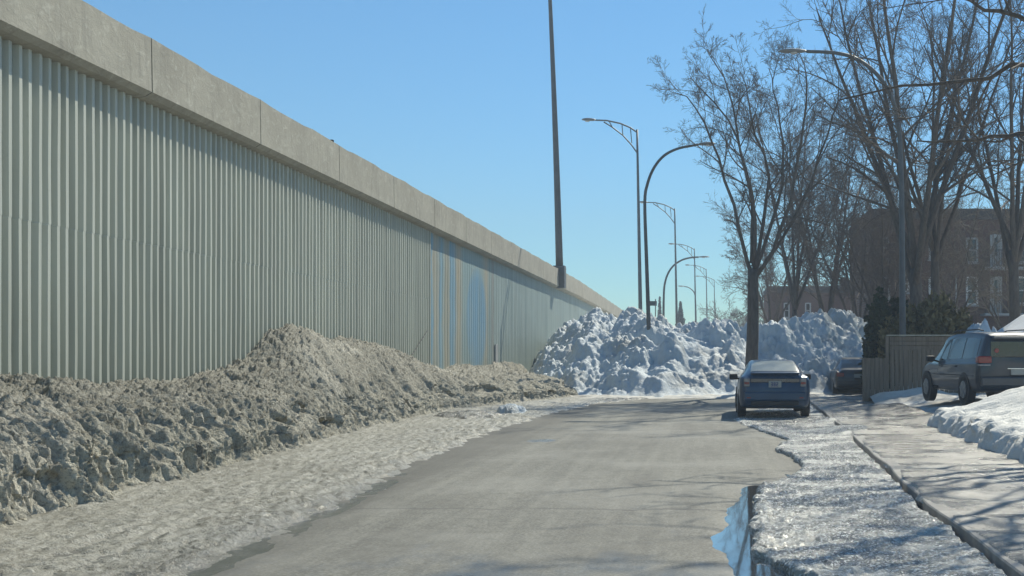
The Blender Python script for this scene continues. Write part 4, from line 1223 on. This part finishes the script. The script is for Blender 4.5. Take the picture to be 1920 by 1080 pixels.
def text_plate(car, txt, x, y, z, wv, hv, rz=0, size=.11):
    mb = MB(); mb.box(x - wv / 2, x + wv / 2, y - .012, y + .012, z - hv / 2, z + hv / 2, .006)
    pl = mb.build('licence_plate', PLATE, car)
    # characters as raised strokes
    S7 = {'0': 'abcdef', '1': 'bc', '2': 'abged', '3': 'abgcd', '4': 'fgbc', '5': 'afgcd', '7': 'abc', '8': 'abcdefg', 'A': 'abcefg', 'E': 'adefg', 'F': 'aefg', 'H': 'bcefg', 'L': 'def'}
    return pl


def mirror(car, x, y, z, mat):
    sg = 1 if x > 0 else -1
    mb = MB(); mb.box(x - .11, x + .11, y - .07, y + .07, z - .075, z + .075, .035); mb.tube([(x - sg * .08, y, z - .04), (x - sg * .22, y + .02, z - .07)], .025, 6)
    mb.build('mirror', mat, car, False)


# blue hatchback
bx, by = P(1454, 782, F / 77.5)[0], 28.6
car = empty('hatchback', (bx, by, .0), math.radians(0)); tag(car, 'dark blue hatchback seen from behind, parked at the right of the road', 'car')
c = Car([(0, .36, .775, .98, .64, 1.10), (.05, .30, .82, 1.0, .66, 1.12), (.14, .27, .86, 1.02, .68, 1.15), (.35, .24, .875, 1.01, .66, 1.225), (.8, .22, .875, .99, .62, 1.34), (1.3, .20, .875, .97, .60, 1.415), (1.9, .2, .875, .95, .60, 1.44), (2.4, .2, .875, .94, .60, 1.40),
         (2.9, .2, .87, .93, .62, 1.22), (3.35, .2, .86, .92, .66, 1.00), (3.9, .2, .84, .82, .60, .87), (4.3, .22, .76, .68, .5, .73), (4.46, .3, .6, .55, .4, .58)])
c.body(CAR_BLUE, car)
c.patch('rear_window', .20, 1.20, -6.75, -8, DUSTGLASS, car, .007, (.16, 1.22)); c.patch('rear_window', .20, 1.20, 6.75, 8, DUSTGLASS, car, .007, (.16, 1.22))
for sg in (1, -1):
    c.patch('side_window', .95, 1.55, sg * 5.08, sg * 5.9, GLASS, car, .006, (1.15, 1.55)); c.patch('side_window', 1.62, 2.75, sg * 5.08, sg * 5.9, GLASS, car, .006, (1.62, 2.35))
c.patch('windscreen', 2.55, 3.3, -6.2, 6.2, GLASS, car, .006)
mb = MB(); mb.box(-.60, .60, -.016, .03, .885, .985, .012); mb.build('lower_rear_glass', GLASS, car)
mb = MB(); mb.box(-.60, .60, -.06, .14, 1.095, 1.125, .012); mb.build('spoiler', CAR_BLUE, car)
mb = MB(); mb.box(-.76, .76, -.05, .06, .44, .66, .04); mb.build('bumper', CAR_BLUE, car)
mb = MB(); mb.box(-.58, .58, -.04, .08, .33, .43, .02); mb.build('bumper_valance', TRIM, car)
for sg in (1, -1):
    mb = MB(); mb.box(sg * .69 - .075, sg * .69 + .075, -.025, .05, .78, 1.0, .03); tl_ = mb.build('tail_light', CLEARL, car)
    mb = MB(); mb.box(sg * .69 - .06, sg * .69 + .06, -.035, -.02, .84, .90, .01); mb.build('red_reflector', RED, tl_)
    mb = MB(); mb.box(sg * .64 - .05, sg * .64 + .05, -.056, -.045, .5, .53, .003); mb.build('bumper_reflector', RED, car)
    mirror(car, sg * .97, 2.55, .98, TRIM)
    for yw in (.82, 3.5):
        mb = MB(); mb.cyl((sg * .80, yw, .34), .36, .165, 'X', 32); mb.build('wheel_arch', TRIM, car); wheel(car, sg * .89, yw, .315)
pl = MB(); pl.box(-.155, .155, -.03, .01, .765, .92, .006); plo = pl.build('licence_plate', PLATE, car)
def glyphs(pat, x0, z0, sz, y, mat, par):
    mb = MB(); F5 = {'3': ['111', '001', '111', '001', '111'], '8': ['111', '101', '111', '101', '111'], '2': ['111', '001', '111', '100', '111'], 'H': ['101', '101', '111', '101', '101'], 'E': ['111', '100', '111', '100', '111'], 'B': ['110', '101', '110', '101', '110']}
    x_ = x0
    for ch in pat:
        for r_, row in enumerate(F5[ch]):
            for q_, bit in enumerate(row):
                if bit == '1': mb.box(x_ + q_ * sz, x_ + (q_ + 1) * sz * .999, y - .004, y, z0 - (r_ + 1) * sz * 1.25, z0 - r_ * sz * 1.25)
        x_ += sz * 4
    mb.build('plate_marks', mat, par)
glyphs('382', -.10, .89, .016, -.031, PLATEINK, plo)

# grey minivan on the right
vp = np.array([6.25, 28.0]); vyaw = math.radians(7.0)
van = empty('minivan', (vp[0] + .97, vp[1], .36), vyaw); tag(van, 'dark grey minivan with a red tail light, parked in the yard at the right edge', 'van')
c = Car([(0, .42, .90, 1.02, .66, 1.60), (.05, .36, .94, 1.05, .70, 1.67), (.16, .32, .97, 1.06, .73, 1.72), (.5, .3, .985, 1.06, .745, 1.75), (1.3, .28, .985, 1.05, .75, 1.77), (2.3, .28, .985, 1.04, .75, 1.76), (3.0, .28, .98, 1.02, .74, 1.70), (3.5, .28, .97, 1.01, .72, 1.46), (3.95, .28, .965, 1.0, .74, 1.13),
         (4.4, .28, .94, .92, .7, .99), (4.8, .28, .88, .8, .6, .86), (5.02, .34, .74, .66, .5, .70)])
c.body(CAR_GREY, van)
for sg in (1, -1):
    c.patch('side_window', .30, 1.25, sg * 5.1, sg * 5.88, GLASS, van, .006, (.34, 1.25)); c.patch('side_window', 1.33, 2.38, sg * 5.1, sg * 5.88, GLASS, van, .006, (1.33, 2.38)); c.patch('side_window', 2.46, 3.55, sg * 5.1, sg * 5.88, GLASS, van, .006, (2.46, 3.18))
    mirror(van, sg * 1.09, 3.35, 1.1, TRIM)
    for yw in (.98, 4.0):
        mb = MB(); mb.cyl((sg * .90, yw, .36), .41, .185, 'X', 32); mb.build('wheel_arch', TRIM, van); wheel(van, sg * 1.0, yw, .345)
    mb = MB(); mb.box(sg * .80 - .17, sg * .80 + .165, -.03, .20, 1.0, 1.17, .03); tl_ = mb.build('tail_light', RED, van)
    mb = MB(); mb.box(sg * .80 - .15, sg * .80 + .13, -.04, .1, .935, .976, .008); mb.build('clear_lens', CLEARL, tl_)
    mb = MB(); mb.tube([(sg * .66, .5, 1.785), (sg * .66, .8, 1.82), (sg * .66, 2.4, 1.82), (sg * .66, 2.7, 1.77)], .018, 6); mb.build('roof_rail', TRIM, van)
    mb = MB(); mb.tube([(sg * .97, .3, .70), (sg * .992, 1.6, .70), (sg * .985, 3.4, .70)], .014, 6); mb.build('side_moulding', TRIM, van)
    for yw in (1.55, 2.75):
        mb = MB(); mb.box(sg * .985 - .015, sg * .985 + .015, yw, yw + .16, .9, .93, .008); mb.build('door_handle', TRIM, van)
c.patch('windscreen', 3.1, 3.9, -6.2, 6.2, GLASS, van, .006)
mb = MB(); mb.box(-.66, .66, -.02, .04, 1.14, 1.53, .02); mb.build('rear_window', GLASS, van)
mb = MB(); mb.cyl((-.52, -.03, 1.30), .055, .03, 'Y', 18, .008); mb.build('brake_light', RED, van)
mb = MB(); mb.box(-.90, .90, -.09, .1, .44, .68, .04); mb.build('bumper', CAR_GREY, van)
mb = MB(); mb.box(-.62, .62, -.10, .2, 1.575, 1.63, .02); mb.build('spoiler', CAR_GREY, van)
mb = MB(); mb.box(-.25, .25, -.03, .01, .86, .885, .006); mb.build('tailgate_handle', CHROME, van)
mb = MB(); mb.box(-.16, .16, -.035, .01, .72, .86, .006); mb.build('licence_plate', PLATE, van)

# dark sedan behind the fence
sp_ = P(1596, 740, 45.0)
sed = empty('sedan', (sp_[0] + .10, 43.6, .03), math.radians(-3)); tag(sed, 'dark sedan beyond the fence, only its tail showing', 'car')
c = Car([(0, .38, .80, .86, .68, .93), (.05, .32, .85, .92, .70, .98), (.3, .26, .885, .95, .72, 1.0), (.75, .24, .895, .95, .70, 1.02), (1.15, .22, .9, .95, .62, 1.22), (1.6, .2, .9, .94, .58, 1.40), (2.4, .2, .9, .93, .58, 1.44), (2.9, .2, .9, .92, .6, 1.30), (3.5, .2, .88, .9, .66, .98), (4.2, .2, .85, .8, .6, .84), (4.6, .26, .74, .66, .5, .7)])
c.body(CAR_DARK, sed)
c.patch('rear_window', .82, 1.5, -6.5, -8, GLASS, sed, .006); c.patch('rear_window', .82, 1.5, 6.5, 8, GLASS, sed, .006)
for sg in (1, -1):
    c.patch('side_window', 1.35, 2.0, sg * 5.1, sg * 5.9, GLASS, sed, .006, (1.5, 2.0)); c.patch('side_window', 2.06, 3.1, sg * 5.1, sg * 5.9, GLASS, sed, .006, (2.06, 2.75))
    mb = MB(); mb.box(sg * .66 - .14, sg * .66 + .14, -.03, .05, .72, .87, .025); mb.build('tail_light', RED, sed)
    for yw in (.95, 3.65): wheel(sed, sg * .905, yw, .32)
c.patch('windscreen', 2.75, 3.4, -6.2, 6.2, GLASS, sed, .006)
mb = MB(); mb.box(-.80, .80, -.06, .08, .40, .60, .04); mb.build('bumper', CAR_DARK, sed)
mb = MB(); mb.box(-.155, .155, -.03, .01, .68, .82, .006); mb.build('licence_plate', PLATE, sed)

# lump of snow behind the van roof
k = 60; A, B = np.meshgrid(np.linspace(-1.3, 1.3, k), np.linspace(-1.3, 1.3, k), indexing='ij')
R_ = np.sqrt(A * A + B * B)
Z = 2.1 * np.clip(1 - R_ ** 1.6, -.1, 1) + (.16 * ridge(A * 2, B * 2, 3, 131) + chunks(A, B, .5, 132) * .5) * (R_ < 1)
cc = P(1838, 640, 39.3)
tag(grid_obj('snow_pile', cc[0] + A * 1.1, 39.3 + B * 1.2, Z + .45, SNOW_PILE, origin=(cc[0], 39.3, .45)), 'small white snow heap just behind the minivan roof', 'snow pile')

hz_b = MB(); hz_b.box(-140, 160, -12, 330, -1.06, 40); hzo = hz_b.build('haze', None); tag(hzo, kind='stuff')
hm_ = bpy.data.materials.new('haze_mat'); hm_.use_nodes = True
nt_ = hm_.node_tree; nt_.nodes.remove(nt_.nodes['Principled BSDF'])
vol = nt_.nodes.new('ShaderNodeVolumePrincipled'); vol.inputs['Color'].default_value = (.80, .9, 1.0, 1); vol.inputs['Density'].default_value = .0018
nt_.links.new(vol.outputs[0], nt_.nodes['Material Output'].inputs['Volume'])
hzo.data.materials.clear(); hzo.data.materials.append(hm_)
